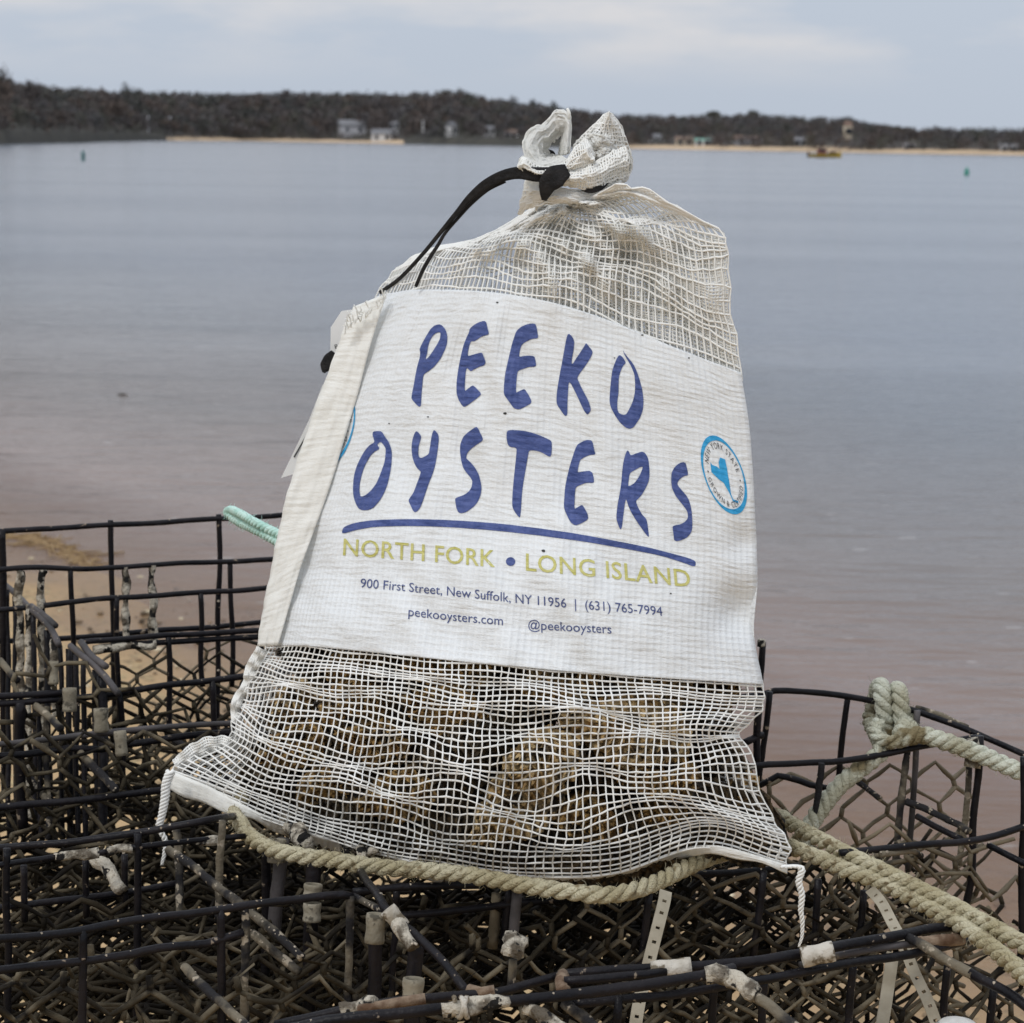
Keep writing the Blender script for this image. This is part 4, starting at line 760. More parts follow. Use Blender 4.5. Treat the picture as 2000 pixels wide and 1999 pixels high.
def oyster(seed, L, Wd, Th, mat):
    g = np.random.default_rng(seed); nt_, nr = 64, 48
    th = np.linspace(0, 2 * np.pi, nt_, endpoint=False)[None]; ph = np.linspace(0, np.pi, nr)[:, None]
    rad = np.sin(ph); n1 = Noise(seed, 3, 1.1); n2 = Noise(seed + 500, 3, 3.2)
    x = rad * np.cos(th); y = rad * np.sin(th); z = np.cos(ph) + 0 * th
    wid = np.interp(x, [-1, -.6, 0, .5, 1], [.38, .62, .95, 1.05, .9])        # narrow at the hinge
    X_ = x * L / 2 + .06 * L * x * y * g.uniform(-1, 1); Y_ = y * wid * Wd / 2 + .10 * Wd * g.uniform(-1, 1) * x * x
    Z_ = np.sign(z) * np.abs(z) ** .75 * np.where(z > 0, .40, .60) * Th
    d = np.hypot(x + 1.05, y * .8)                                            # growth ledges fan out from the hinge
    ring = ((d * 6.5 + .5 * n1(x, y, z)) % 1.0)
    k = 1.0
    Z_ = Z_ + np.sign(z) * (ring - .5) * .26 * Th * k + .05 * Th * n2(x, y, z)
    s_ = 1 + .07 * n2(x * .8, y * .8, z * .3) * k + .09 * (ring - .5) * k
    V = np.stack([X_ * s_, Y_ * s_, Z_], -1).reshape(-1, 3)
    i = np.arange(nr - 1)[:, None] * nt_; j = np.arange(nt_)[None]; j2 = (j + 1) % nt_
    Q = np.stack(np.broadcast_arrays(i + j, i + j2, i + nt_ + j2, i + nt_ + j), -1).reshape(-1, 4)
    return mesh('oyster', V, Q[:, ::-1].copy(), mat)
# (px, py, length px, tilt deg, depth behind the net, shade, label)
OY = [
 (585,1312,120,-20,.016,2,'small dark oyster at the left end of the row just under the printed sheet'),
 (700,1318,150,12,.012,0,'brown oyster second from the left just under the printed sheet'),
 (880,1322,205,4,.010,0,'broad brown oyster third from the left just under the printed sheet'),
 (1105,1352,190,10,.010,1,'pale tan oyster fourth from the left just under the printed sheet'),
 (1290,1372,170,-8,.012,1,'tan oyster fifth from the left just under the printed sheet'),
 (1415,1392,110,30,.018,0,'brown oyster at the right end of the row under the printed sheet'),
 (560,1400,140,35,.014,1,'tan oyster at the left edge, second row under the printed sheet'),
 (690,1405,175,8,.012,0,'long brown oyster in the second row, second from the left'),
 (860,1420,190,-14,.010,0,'brown oyster in the middle of the second row, left of the dark gap'),
 (1225,1452,270,-8,.006,1,'largest tan oyster, right of centre behind the net'),
 (1410,1490,120,60,.020,2,'dark oyster at the right edge, below the waist of the bag'),
 (560,1490,170,18,.014,0,'brown oyster at the left edge, third row'),
 (720,1480,160,-12,.014,0,'brown oyster in the third row, second from the left'),
 (905,1490,170,40,.012,2,'dark brown oyster near the centre, tilted in the third row'),
 (1060,1512,200,30,.004,1,'pale oyster right below the centre, its lip pointing down right'),
 (1290,1540,190,-4,.012,0,'wide brown oyster under the largest tan one'),
 (640,1568,150,14,.016,0,'brown oyster near the left corner of the bottom row'),
 (770,1592,170,12,.012,0,'brown oyster in the bottom row, second from the left'),
 (1000,1612,230,34,.008,1,'long tan oyster slanting across the bottom row'),
 (1160,1630,150,-24,.012,0,'brown oyster in the bottom row, right of the slanting one'),
 (1310,1620,140,10,.014,0,'brown oyster in the bottom row, second from the right'),
 (1450,1600,120,50,.020,0,'brown oyster in the right-hand bottom corner'),
]
VINV = {}
def find_uv(px, py):
    best = None
    uu, vv = np.meshgrid(np.linspace(.01, .99, 99), np.linspace(.05, LB + .6, 80))
    if 'g' not in VINV: VINV['g'] = bag_px(uu, vv)
    d = np.hypot(VINV['g'][..., 0] - px, VINV['g'][..., 1] - py); k = np.unravel_index(d.argmin(), d.shape)
    return uu[k], vv[k]
for i, (x, y, ln, tilt, dep, sh, lab) in enumerate(OY):
    u, v = find_uv(x, y); P = bag_point(np.float64(u), np.float64(v), True, .4)
    L = ln / F * P[1] * 1.0
    o = oyster(900 + i, L, L * random.uniform(.56, .68), .030 + .06 * L, M_oyster[sh])
    R = Matrix.Rotation(math.radians(random.uniform(-9, 9)), 3, 'X') @ Matrix.Rotation(math.radians(-tilt), 3, 'Y') @ Matrix.Rotation(math.radians(90), 3, 'X') @ Matrix.Rotation(math.radians(180 if i % 3 == 1 else 0), 3, 'Z')
    o.rotation_euler = R.to_euler(); o.location = Vector(P) + Vector((0, dep + .028, 0))
    tag(o, lab, 'oyster', 'oysters in the net bag')
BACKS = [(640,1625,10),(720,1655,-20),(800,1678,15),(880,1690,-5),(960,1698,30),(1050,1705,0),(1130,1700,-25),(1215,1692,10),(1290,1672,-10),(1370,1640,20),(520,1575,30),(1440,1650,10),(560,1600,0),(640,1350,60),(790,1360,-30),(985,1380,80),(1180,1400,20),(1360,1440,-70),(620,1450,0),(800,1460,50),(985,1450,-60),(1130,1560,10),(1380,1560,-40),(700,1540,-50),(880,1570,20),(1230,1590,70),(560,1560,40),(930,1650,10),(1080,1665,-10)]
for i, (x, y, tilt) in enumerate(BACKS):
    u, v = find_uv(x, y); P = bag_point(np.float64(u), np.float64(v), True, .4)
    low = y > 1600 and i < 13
    src = oyster(1500 + i, .070 if low else .095, .062, .04, M_oyster[2])  # darkest shell colour stands in for shade in the gaps
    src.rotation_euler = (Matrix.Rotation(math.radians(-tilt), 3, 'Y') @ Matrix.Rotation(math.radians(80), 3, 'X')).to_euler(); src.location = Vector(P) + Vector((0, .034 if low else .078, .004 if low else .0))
    if low or (y > 1570 and i < 13): tag(src, 'oyster darkened for shade, wedged along the foot of the bag below the bottom row', 'oyster', 'oysters along the foot of the bag')
    else: tag(src, 'oyster darkened for shade, half hidden behind the front oysters in the bag', 'oyster', 'oysters behind the front ones')

# ------------------------------------------------------------------ wire cages
WID = [0]
class Cage:
    def __init__(s, label, loc, zmax=2.0):
        s.o = empty('wire_cage', label, 'wire cage', 'black wire oyster cages'); s.o.location = loc; s.inv = Matrix.Translation([-c for c in loc]); s.pts = []; s.zmax = zmax
    def add(s, o): o.parent = s.o; o.matrix_parent_inverse = s.inv; return o
    def wire3(s, P, d=.0047, mat=None, barn=1.0):
        mat = mat or M_wire; WID[0] += 1
        step = .004 if mat in (M_wirec, M_wiref) else .008
        Q = smooth_path(np.asarray(P, float), step); wb = {M_wirec: .30, M_wiref: .13}.get(mat, .05)
        if len(Q) > 3: Q = Q + .0006 * np.stack([Noise(WID[0] * 3 + k, 1, 9)(np.linspace(0, len(Q) * step, len(Q))) for k in range(3)], -1)
        s.pts.append((Q, d / 2, barn * (2.2 if mat is M_wirec else 1.5 if mat is M_wiref else 1.0)))
        return s.add(tube_obj('wire', [tube(Q, d / 2 * (1.12 if mat is M_wirec else 1), 9, True, wb, WID[0])], mat))
    def panel(s, anchor, paths, d=.0047, mat=None):
        for p in paths:
            p = np.array(p, float); s.wire3(on_panel(p[:, 0], p[:, 1], anchor), d, mat)
    def flat(s, z, paths, d=.0047, mat=None):
        for p in paths:
            p = np.array(p, float); s.wire3(at_Z(p[:, 0], p[:, 1], z), d, mat)
    def depth(s, paths, d=.0047, mat=None):          # (px, py, D)
        for p in paths:
            p = np.array(p, float); s.wire3(at_D(p[:, 0], p[:, 1], p[:, 2]), d, mat)
    def sleeve(s, a, b, D, width, mat=None, squash=1.0):
        """plastic sleeve round a wire, photo points a -> b, outside width in photo pixels"""
        P = at_D(np.array([a[0], b[0]], float), np.array([a[1], b[1]], float), np.array([D, D])); r = width / F * D / 2
        t = np.linspace(0, 1, 9)[:, None]; Q = P[0] + (P[1] - P[0]) * t
        V, Fq, T = tube(Q, r * (1 + .05 * np.sin(np.linspace(0, 9, 9))), 14, False)
        V2, F2, T2 = tube(Q, r * .78, 14, False); F2 = F2[:, ::-1]
        n = len(V); e = 8 * 14; j = np.arange(14); k = (j + 1) % 14
        caps = np.vstack([np.stack([j, n + j, n + k, k], -1)[:, ::-1], np.stack([e + j, n + e + j, n + e + k, e + k], -1)])
        return s.add(mesh('sleeve', np.vstack([V, V2]), np.vstack([Fq, F2 + n, caps[:, ::-1]]), mat or M_sleeve))
    def barnacles(s, n, seed):
        g = np.random.default_rng(seed); VV, FF, o = [], [], 0
        w_ = np.array([len(q) * b for q, r, b in s.pts]); w_ /= w_.sum()
        for k in g.choice(len(s.pts), n, p=w_):
            Q, r, b = s.pts[k]; i = g.integers(0, len(Q)); a = g.uniform(0, 6.28); nr = np.array([math.cos(a) * .6, -abs(math.sin(a)) * .7, abs(math.sin(a)) + .15]); nr /= np.linalg.norm(nr)
            c = Q[i] + nr * r * .9; sz = g.uniform(.0004, .0010) * (1.7 if g.random() < .10 else 1)
            t1 = np.cross(nr, [.3, .5, .8]); t1 /= np.linalg.norm(t1); t2 = np.cross(nr, t1); m = 6
            ang = np.arange(m) * 6.28 / m + g.uniform(0, 1)
            base = c + sz * g.uniform(.8, 1.3, (m, 1)) * (np.cos(ang)[:, None] * t1 + np.sin(ang)[:, None] * t2)
            top = c + nr * sz * g.uniform(.5, 1.2) + sz * .5 * (np.cos(ang)[:, None] * t1 + np.sin(ang)[:, None] * t2)
            VV += [base, top, (c + nr * sz * .35)[None]]
            for q in range(m):
                q2 = (q + 1) % m; FF += [[o + q, o + q2, o + m + q2], [o + q, o + m + q2, o + m + q], [o + m + q, o + m + q2, o + 2 * m]]
            o += 2 * m + 1
        s.add(tag(mesh('barnacles', np.vstack(VV), np.array(FF), M_barn, smooth=False), kind='stuff'))
    def hexnet(s, c, wdt, hgt, rot, seed, mat=None, tilt=0.0, cw=.042, ch=.030, r=.0019, bulge=.014, drop=.05, roll=0.0, zmax=None):
        """sheet of hexagonal plastic mesh: zig-zag strands tied by short links; c = centre of its top edge"""
        g = np.random.default_rng(seed); cw = cw * 1.14; ch = cw * .50; nx, nz = int(wdt / cw * 2), int(hgt / ch); az = ch * .34
        nb = Noise(seed, 2, 1.6 / max(wdt, hgt)); nj = [Noise(seed + 10 + k, 2, 14) for k in range(2)]; nw = Noise(seed + 40, 3, 30)
        def pos(i, j, sg):
            x = (i - nx / 2) * cw / 2; z = -j * ch + sg * az
            x = x + .0032 * nj[0](x, z); z = z + .003 * nj[1](x, z); y = bulge * nb(x, z) + .003 * nj[1](z, x)
            return np.stack(np.broadcast_arrays(x, y, z), -1)
        parts = []
        for j in range(nz):
            i = np.arange(nx + 1); sg = np.where((i + j) % 2 == 0, 1.0, -1.0); P = pos(i.astype(float), j, sg)
            cut = np.where(g.random(nx) < drop)[0]; seg = np.split(np.arange(nx + 1), cut + 1)
            for q in seg:
                if len(q) >= 2:
                    Q = np.repeat(P[q], 2, 0)[1:] if False else P[q]
                    mid = (Q[1:] + Q[:-1]) / 2 + g.normal(0, .0012, (len(Q) - 1, 3)); R = np.empty((2 * len(Q) - 1, 3)); R[::2] = Q; R[1::2] = mid
                    parts.append(tube(R, r * (1 + .22 * nw(R[:, 0], R[:, 1], R[:, 2])), 5))
            if j < nz - 1:
                lo = i[sg < 0]; A = pos(lo.astype(float), j, -1.0); B = pos(lo.astype(float), j + 1, 1.0)
                for a_, b_ in zip(A, B):
                    if g.random() > drop: parts.append(tube(np.array([a_, b_]), r * 1.15, 5))
        Rm = np.array(Matrix.Rotation(math.radians(rot), 3, 'Z') @ Matrix.Rotation(math.radians(tilt), 3, 'X') @ Matrix.Rotation(math.radians(roll), 3, 'Y'))
        c = np.asarray(c, float); zm = s.zmax if zmax is None else zmax
        parts = [(a_ @ Rm.T + c, b_, d_) for a_, b_, d_ in parts]
        kept = []
        for a_, b_, d_ in parts:                 # nothing stands above the rails of its cage
            bad = a_[:, 2] > zm
            if not bad.any(): kept.append((a_, b_, d_)); continue
            b_ = b_[~bad[b_].any(1)]; d_ = d_[~bad[d_].any(1)] if len(d_) else d_
            if len(b_): kept.append((np.where(bad[:, None], a_[~bad][:1], a_), b_, d_))
        V, Q, T = join(kept)
        tri = np.vstack([Q[:, [0, 1, 2]], Q[:, [0, 2, 3]], T])
        return s.add(tag(mesh('plastic_mesh', V, tri, mat or M_hex), kind='stuff'))

# --- the taller cage behind, on the left
CB = Cage('tall black wire cage behind the bag on the left, standing higher than the others', (-.55, 1.85, .11))
A1, A2, A3, A4, A5, A6 = (325,1028,2.02), (290,1106,1.98), (300,1165,1.94), (330,1245,1.90), (230,1355,1.84), (200,1460,1.78)
CB.panel(A1, [[(-60,1044),(0,1040),(100,1032),(215,1026),(430,1014),(550,1007),(760,996)], [(-40,1254),(113,1248),(250,1237),(400,1226),(508,1216),(740,1202)],
              [(217,1017),(219,1160),(222,1300),(226,1520)], [(428,1005),(427,1160),(425,1330),(424,1480)], [(645,1000),(640,1300)]], 0.0052)
CB.panel(A1, [[(4,1036),(6,1200),(10,1560)]], 0.0071)
CB.panel(A2, [[(-60,1116),(0,1113),(60,1110),(150,1112),(220,1108),(330,1102),(430,1098),(530,1093),(720,1083)], [(138,1112),(143,1250),(146,1420)], [(450,1098),(452,1230),(456,1340)]], 0.0049)
CB.panel(A2, [[(39,1116),(37,1160),(40,1230),(42,1440)], [(82,1114),(82,1160),(84,1520)], [(243,1108),(246,1150),(247,1262)], [(297,1104),(295,1135),(299,1175),(297,1210),(300,1262)]], 0.0063, M_wirec)
CB.panel(A3, [[(-60,1196),(0,1191),(50,1187)], [(85,1181),(150,1175),(225,1169),(320,1163),(388,1158),(430,1155),(515,1149),(700,1138)], [(228,1168),(230,1300),(233,1440)], [(390,1158),(393,1240),(396,1340)]], 0.0050)
CB.panel(A4, [[(158,1254),(180,1251),(250,1248),(330,1242),(390,1238),(510,1231),(700,1218)], [(200,1264),(310,1256),(400,1250),(508,1244),(640,1234)], [(329,1243),(330,1340),(332,1440)], [(508,1236),(511,1300),(513,1420)], [(580,1230),(584,1420)]], 0.0052)
CB.panel(A4, [[(182,1268),(240,1264),(305,1258)]], 0.0071, M_wirec)
CB.panel(A5, [[(-50,1378),(0,1374),(72,1369),(145,1365),(226,1354),(328,1340),(390,1333),(421,1328),(483,1320),(600,1304)], [(-50,1364),(40,1357),(130,1352)],
              [(233,1354),(236,1400),(239,1450),(244,1560)], [(414,1330),(416,1380),(419,1440)]], 0.0057)
CB.panel(A5, [[(37,1370),(39,1480),(43,1620)]], 0.0097)
CB.panel(A6, [[(-50,1480),(0,1476),(47,1472),(100,1467),(135,1462),(170,1464),(200,1466),(240,1456),(290,1448),(340,1440),(455,1432),(560,1424)]], 0.0059)
CB.panel(A6, [[(-50,1458),(0,1452),(130,1441),(300,1422),(470,1412)]], 0.0050, M_wireg)
CB.panel((200,1560,1.74), [[(-50,1584),(0,1577),(127,1566),(208,1557),(317,1543),(455,1520)]], 0.0059)
# top rail of the side panel that runs towards the viewer, and the uprights below it
CB.depth([[(-20,1118,2.050),(31,1161,1.990),(90,1219,1.910),(114,1259,1.870)], [(62,1184,1.950),(108,1222,1.900)], [(137,1262,1.850),(185,1302,1.820),(233,1354,1.790)], [(158,1254,1.850),(180,1284,1.830),(206,1302,1.810)]], 0.0059, M_wireg)
for x, y0, y1, dd, m in ((14,1150,1640,.005,M_wire),(28,1165,1640,.0045,M_wire),(54,1190,1600,.0055,M_wirec),(66,1200,1640,.005,M_wire),(92,1230,1640,.0065,M_wire),(104,1250,1400,.006,M_wirec),(118,1262,1650,.0045,M_wire),(134,1266,1660,.0055,M_wire),(148,1280,1640,.005,M_wire),(163,1290,1650,.0048,M_wire),(186,1308,1560,.006,M_wire),(199,1320,1640,.0085,M_wire),(-12,1130,1640,.006,M_wire),(76,1380,1640,.004,M_wire),(90,1380,1640,.005,M_wiref)):
    Dq = 2.0 - .20 * (y0 - 1130) / 225 if y0 < 1370 else 1.84
    CB.depth([[(x, y0, Dq), (x + 2, (y0 + y1) / 2, Dq * .995), (x + 4, y1, Dq * .99)]], dd, m)
CB.depth([[(72,1380,1.810),(96,1400,1.790),(120,1424,1.770)], [(159,1472,1.770),(190,1506,1.750),(226,1545,1.720)], [(55,1520,1.850),(104,1575,1.810)]], 0.0066, M_wiref)
CB.depth([[(0,1290,1.870),(22,1316,1.850),(34,1330,1.840)]], .006, M_wiref)
CB.depth([[(330,1440,1.850),(350,1452,1.830),(372,1470,1.810)]], .006, M_wiref)
for a, b, D_, wd in (((104,1292),(104,1337),1.58,20),((136,1344),(136,1390),1.56,27),((197,1384),(198,1430),1.53,28),((234,1428),(238,1476),1.51,24)): CB.sleeve(a, b, D_ + .24, wd)
# --- the front cage that carries the bag
CA = Cage('front black wire cage carrying the bag and rope, crusted double rim along the bottom', (.0, 1.45, .09), .755)
CA.depth([[(-40,1663,1.585),(0,1657,1.575),(60,1651,1.57),(150,1643,1.568),(265,1629,1.565),(330,1615,1.562),(400,1603,1.565),(440,1597,1.60),(480,1590,1.68)]], .0054)
B_ = (268,1630,1.56)
CA.panel(B_, [[(12,1657),(14,1800),(18,2060)], [(270,1628),(269,1740),(268,1900),(267,2060)]], .0056)
CA.panel(B_, [[(-40,1692),(0,1688),(40,1682),(85,1677),(110,1673)], [(190,1667),(212,1664)], [(255,1656),(345,1645),(480,1634)]], .0044)
CA.panel(B_, [[(108,1673),(150,1669),(192,1666)], [(208,1664),(230,1661),(256,1658)], [(382,1645),(424,1641)]], .0062, M_wirec)
CA.panel((130,1760,1.6), [[(-40,1778),(20,1770),(130,1759),(242,1745),(345,1725)], [(46,1690),(48,1800)], [(168,1680),(170,1790)], [(245,1670),(247,1775)]], .0052)
CA.panel((430,1620,1.56), [[(433,1600),(430,1700),(428,1800)]], .0056, M_wiref)
C_ = (300,1795,1.42)
CA.panel(C_, [[(-60,1843),(0,1834),(83,1826),(166,1817),(228,1804),(310,1790),(400,1780),(483,1770),(587,1757),(639,1748),(672,1746),(690,1750)]], .0056)
CA.depth([[(688,1750,1.49),(715,1762,1.46),(748,1780,1.43)]], .0046, M_wiref)
CA.panel(C_, [[(-40,1902),(25,1894),(103,1884),(157,1877),(259,1863),(310,1852),(400,1842),(421,1836),(475,1821)]], .0056)
CA.panel(C_, [[(163,1817),(162,1900),(160,2060)]], .0058)
CA.panel(C_, [[(431,1775),(432,1880),(434,2060)]], .0056)
CA.panel(C_, [[(684,1748),(682,1860),(680,2060)], [(477,1772),(478,1900),(480,2060)]], .0058, M_wiref)
CA.panel((608,1740,1.56), [[(613,1672),(607,1800),(603,2060)]], .0105)
CA.panel((545,1700,1.60), [[(552,1640),(545,1720),(533,1850)]], .0105, M_wireg)
CA.panel((520,1700,1.62), [[(522,1660),(520,1780),(516,2060)]], .0075)
CA.panel((730,1850,1.44), [[(738,1790),(733,1880),(728,2060)]], .0095)
CA.panel((810,1880,1.40), [[(810,1835),(808,1900),(806,2060)]], .0105)
CA.panel((770,1800,1.50), [[(776,1790),(768,1900),(764,2060)]], .0048)
for a, b, D_, wd in (((612,1727),(610,1752),1.54,36),((610,1764),(609,1800),1.54,35),((735,1785),(731,1842),1.42,38),((808,1911),(805,1966),1.385,42),((541,1640),(540,1684),1.585,36)): CA.sleeve(a, b, D_, wd)
CA.depth([[(331,1660,1.56),(372,1688,1.53),(400,1712,1.51),(463,1761,1.48),(500,1792,1.47),(545,1830,1.45),(590,1871,1.44)], [(492,1824,1.48),(540,1862,1.47),(585,1900,1.46)]], .0062, M_wiref)
CA.depth([[(360,1890,1.40),(421,1948,1.36),(475,1998,1.33),(520,2040,1.31)]], .0060, M_wiref)
CA.depth([[(186,1674,1.6),(205,1694,1.59),(222,1716,1.58),(238,1741,1.57)]], .0085, M_wirec)
CA.depth([[(345,1615,1.6),(350,1700,1.59),(352,1790,1.58)]], .0062, M_wiref)
CA.depth([[(690,1680,1.60),(722,1730,1.48),(752,1772,1.43)]], .0058)
CA.depth([[(748,1768,1.43),(770,1790,1.42),(805,1822,1.40),(835,1852,1.385),(869,1884,1.37),(914,1936,1.345)]], .0058, M_wire)
CA.sleeve((757,1776), (786,1812), 1.415, 34, M_sleevep)
CA.depth([[(776,1806,1.405),(795,1832,1.395),(806,1850,1.39)]], .0085, M_wirec)
# rails under the bag and behind the rope
CA.panel((900,1730,1.545), [[(690,1742),(778,1733),(869,1731),(986,1728),(1098,1722),(1261,1714),(1430,1703),(1560,1694)]], .0055)
CA.panel((900,1775,1.56), [[(770,1790),(793,1788),(887,1777),(986,1768),(1068,1760),(1200,1748)], [(775,1735),(773,1770)], [(994,1738),(990,1780),(984,1850)]], .0055)
CA.panel((900,1775,1.5), [[(1010,1740),(1006,1790),(1002,1845)]], .0075, M_wireg)
CA.panel((960,1780,1.58), [[(972,1745),(968,1800),(962,1850)]], .008, M_hext)
CA.depth([[(1005,1838,1.44),(1006,1852,1.43),(1003,1866,1.43)]], .0125, M_wirec)
CA.depth([[(1003,1872,1.44),(1000,1900,1.44),(995,1932,1.44)]], .006, M_wiref)
CA.depth([[(552,1590,1.72),(572,1622,1.62),(600,1646,1.58)]], .011, M_wirec)
CA.depth([[(640,1628,1.70),(660,1645,1.66),(676,1666,1.60)]], .008, M_wirec); CA.depth([[(706,1666,1.58),(742,1661,1.58)], [(702,1656,1.58),(707,1680,1.57)]], .0052, M_wirec)
# crusted double rim along the lower edge of the picture
CA.depth([[(540,2002,1.335),(600,1990,1.33),(670,1975,1.325),(760,1960,1.32),(832,1952,1.32),(932,1941,1.33),(968,1937,1.335),(1032,1920,1.35),(1091,1908,1.36)]], .0062, M_wire)
CA.depth([[(1091,1908,1.36),(1098,1904,1.36),(1170,1897,1.36),(1261,1893,1.365),(1350,1889,1.37),(1430,1882,1.375),(1500,1874,1.38),(1562,1865,1.385),(1636,1849,1.40),(1690,1838,1.41),(1745,1828,1.42),(1813,1817,1.44),(1858,1812,1.45),(1930,1806,1.47)]], .0072)
CA.depth([[(1104,1915,1.34),(1180,1911,1.34),(1262,1905,1.345),(1300,1900,1.35)]], .0060)
CA.depth([[(556,2012,1.30),(670,1990,1.295),(760,1982,1.295),(869,1970,1.30),(995,1955,1.31),(1080,1946,1.315),(1110,1942,1.32),(1189,1933,1.325),(1279,1922,1.33),(1370,1906,1.345),(1430,1892,1.36)]], .0072)
CA.depth([[(1105,1964,1.345),(1243,1949,1.35),(1370,1934,1.36),(1500,1914,1.37),(1559,1900,1.38),(1636,1885,1.39),(1745,1868,1.41),(1804,1857,1.42),(1860,1846,1.44),(1900,1838,1.45)]], .0060)
CA.depth([[(1560,1886,1.40),(1650,1864,1.41),(1745,1850,1.42),(1830,1842,1.44)]], .0052, M_wireg)
CA.depth([[(1098,1902,1.36),(1093,1916,1.345),(1096,1932,1.335),(1104,1938,1.33)]], .0085, M_rust)
CA.depth([[(1798,1840,1.425),(1830,1836,1.43),(1880,1832,1.44)]], .0085, M_rust)
CA.depth([[(700,1972,1.315),(760,1962,1.31),(830,1951,1.31)]], .0066, M_rust); CA.depth([[(915,1934,1.335),(940,1940,1.33),(966,1936,1.33)]], .0075, M_rust)
CA.depth([[(864,1971,1.29),(900,1967,1.29),(960,1960,1.295),(990,1957,1.30)], [(664,1975,1.32),(690,1969,1.32),(738,1962,1.315)]], .0086, M_wirec)
wrap = smooth_path([at_D(np.float64(900 + 14 * math.sin(t * .35)), np.float64(1968 - 20 * math.cos(t)), np.float64(1.285 - .006 * math.sin(t))) for t in np.linspace(0, 12.5, 26)], .002)
CA.add(tube_obj('wrapped_cord', [tube(wrap, .0016, 6)], M_sleevep))
CA.sleeve((1272,1897), (1350,1889), 1.355, 38, M_sleevep); CA.sleeve((1566,1871), (1628,1858), 1.375, 40, M_sleevep)
CA.depth([[(1378,1906,1.345),(1398,1904,1.345),(1420,1906,1.345)], [(1397,1900,1.35),(1420,1906,1.345),(1450,1928,1.335),(1475,1946,1.33)]], .0098, M_wirec)
CA.depth([[(1470,1944,1.335),(1497,1960,1.325),(1543,1999,1.31),(1580,2030,1.30)]], .0072, M_wiref)
CA.depth([[(1028,1962,1.315),(1050,1978,1.31),(1100,2015,1.30)]], .0080, M_wirec); CA.depth([[(1103,1962,1.345),(1125,1978,1.335),(1155,2000,1.325),(1190,2030,1.32)]], .0070, M_wiref)
CA.depth([[(1772,1830,1.425),(1800,1846,1.415),(1849,1876,1.40),(1900,1903,1.385)]], .0068, M_wiref); CA.depth([[(1895,1900,1.386),(1922,1915,1.38),(1965,1938,1.365),(2010,1970,1.35),(2050,2000,1.34)]], .0070, M_wire)
E_ = (1390,1920,1.37)
CA.panel(E_, [[(1208,1945),(1206,1990),(1204,2060)], [(1398,1912),(1394,1960),(1390,2060)], [(1495,1908),(1490,1960),(1484,2060)], [(1668,1876),(1662,1940),(1654,2060)], [(1850,1882),(1846,1940),(1842,2060)], [(1940,1925),(1935,1980),(1928,2060)]], .0054)
CA.panel((1390,1780,1.53), [[(1268,1745),(1260,1810),(1248,1900)], [(1492,1700),(1482,1780),(1470,1870)], [(1688,1740),(1682,1790),(1676,1845)], [(1598,1720),(1590,1860)]], .0054)
# --- the cage behind, on the right
CC = Cage('black wire cage behind the bag on the right, rope knotted to its rail', (.42, 1.75, .06), .86)
CC.depth([[(1440,1362,1.70),(1495,1354,1.71),(1512,1349,1.71),(1570,1352,1.71),(1650,1360,1.71),(1707,1370,1.71),(1745,1378,1.71),(1789,1389,1.70),(1877,1421,1.69),(1936,1447,1.68),(2000,1474,1.66),(2060,1500,1.65)]], .0050)
CC.depth([[(1789,1382,1.715),(1830,1396,1.705),(1890,1424,1.70)]], .0046, M_wiref)
P1c = (1650,1390,1.72)
CC.panel(P1c, [[(1502,1352),(1496,1420),(1489,1480),(1480,1540),(1470,1640)], [(1656,1362),(1648,1430),(1641,1490),(1636,1540)]], .0050)
CC.panel((1480,1440,1.66), [[(1484,1375),(1479,1440),(1477,1500)], [(1478,1436),(1490,1437)], [(1452,1452),(1478,1440)]], .0058)
CC.depth([[(1440,1499,1.64),(1462,1497,1.64),(1498,1493,1.645),(1585,1489,1.65),(1643,1487,1.655),(1720,1476,1.66),(1779,1464,1.665),(1848,1450,1.67),(1913,1437,1.68)]], .0050)
P2c = (1690,1480,1.655)
CC.panel(P2c, [[(1604,1490),(1599,1540),(1592,1597)]], .0052, M_wiref)
CC.panel(P2c, [[(1773,1468),(1768,1500),(1763,1540),(1752,1645),(1746,1720)]], .0055, M_wiref)
CC.panel((1790,1470,1.70), [[(1792,1390),(1790,1470),(1785,1540),(1777,1645),(1772,1700)]], .0050, M_wireg)
CC.panel((1900,1480,1.685), [[(1898,1440),(1893,1500),(1884,1600),(1874,1690)]], .0052, M_wiref)
CC.panel((1905,1480,1.66), [[(1914,1438),(1911,1500),(1904,1600),(1896,1700),(1885,1780),(1870,1900)]], .0060)
CC.panel((1940,1750,1.62), [[(2001,1480),(1999,1600),(1994,1800),(1990,1900)]], .0052)
CC.depth([[(1894,1442,1.66),(1903,1470,1.66),(1900,1500,1.66)]], .011, M_wirec)
CC.depth([[(1640,1666,1.555),(1690,1661,1.56),(1742,1656,1.565),(1800,1652,1.575),(1866,1646,1.585),(1943,1631,1.60),(2010,1612,1.62),(2060,1598,1.63)]], .0054)
CC.depth([[(1768,1566,1.66),(1814,1583,1.65),(1873,1612,1.63),(1893,1626,1.62)]], .0054, M_wiref)
CC.depth([[(1790,1594,1.66),(1858,1629,1.63),(1880,1640,1.62)], [(1930,1650,1.62),(1996,1685,1.60),(2060,1716,1.58)], [(1475,1537,1.68),(1500,1524,1.68),(1518,1514,1.68),(1560,1525,1.68),(1582,1534,1.68),(1640,1546,1.68)]], .0050, M_wire)
CC.depth([[(1720,1668,1.56),(1780,1664,1.58),(1800,1672,1.6)], [(1640,1500,1.75),(1720,1560,1.70)]], .0046, M_wiref)
CC.panel((1485,1300,1.76), [[(1489,1254),(1487,1300),(1483,1390)]], .0056)
CC.panel((1485,1300,1.755), [[(1489,1250),(1489,1262)]], .0068, M_wirec)
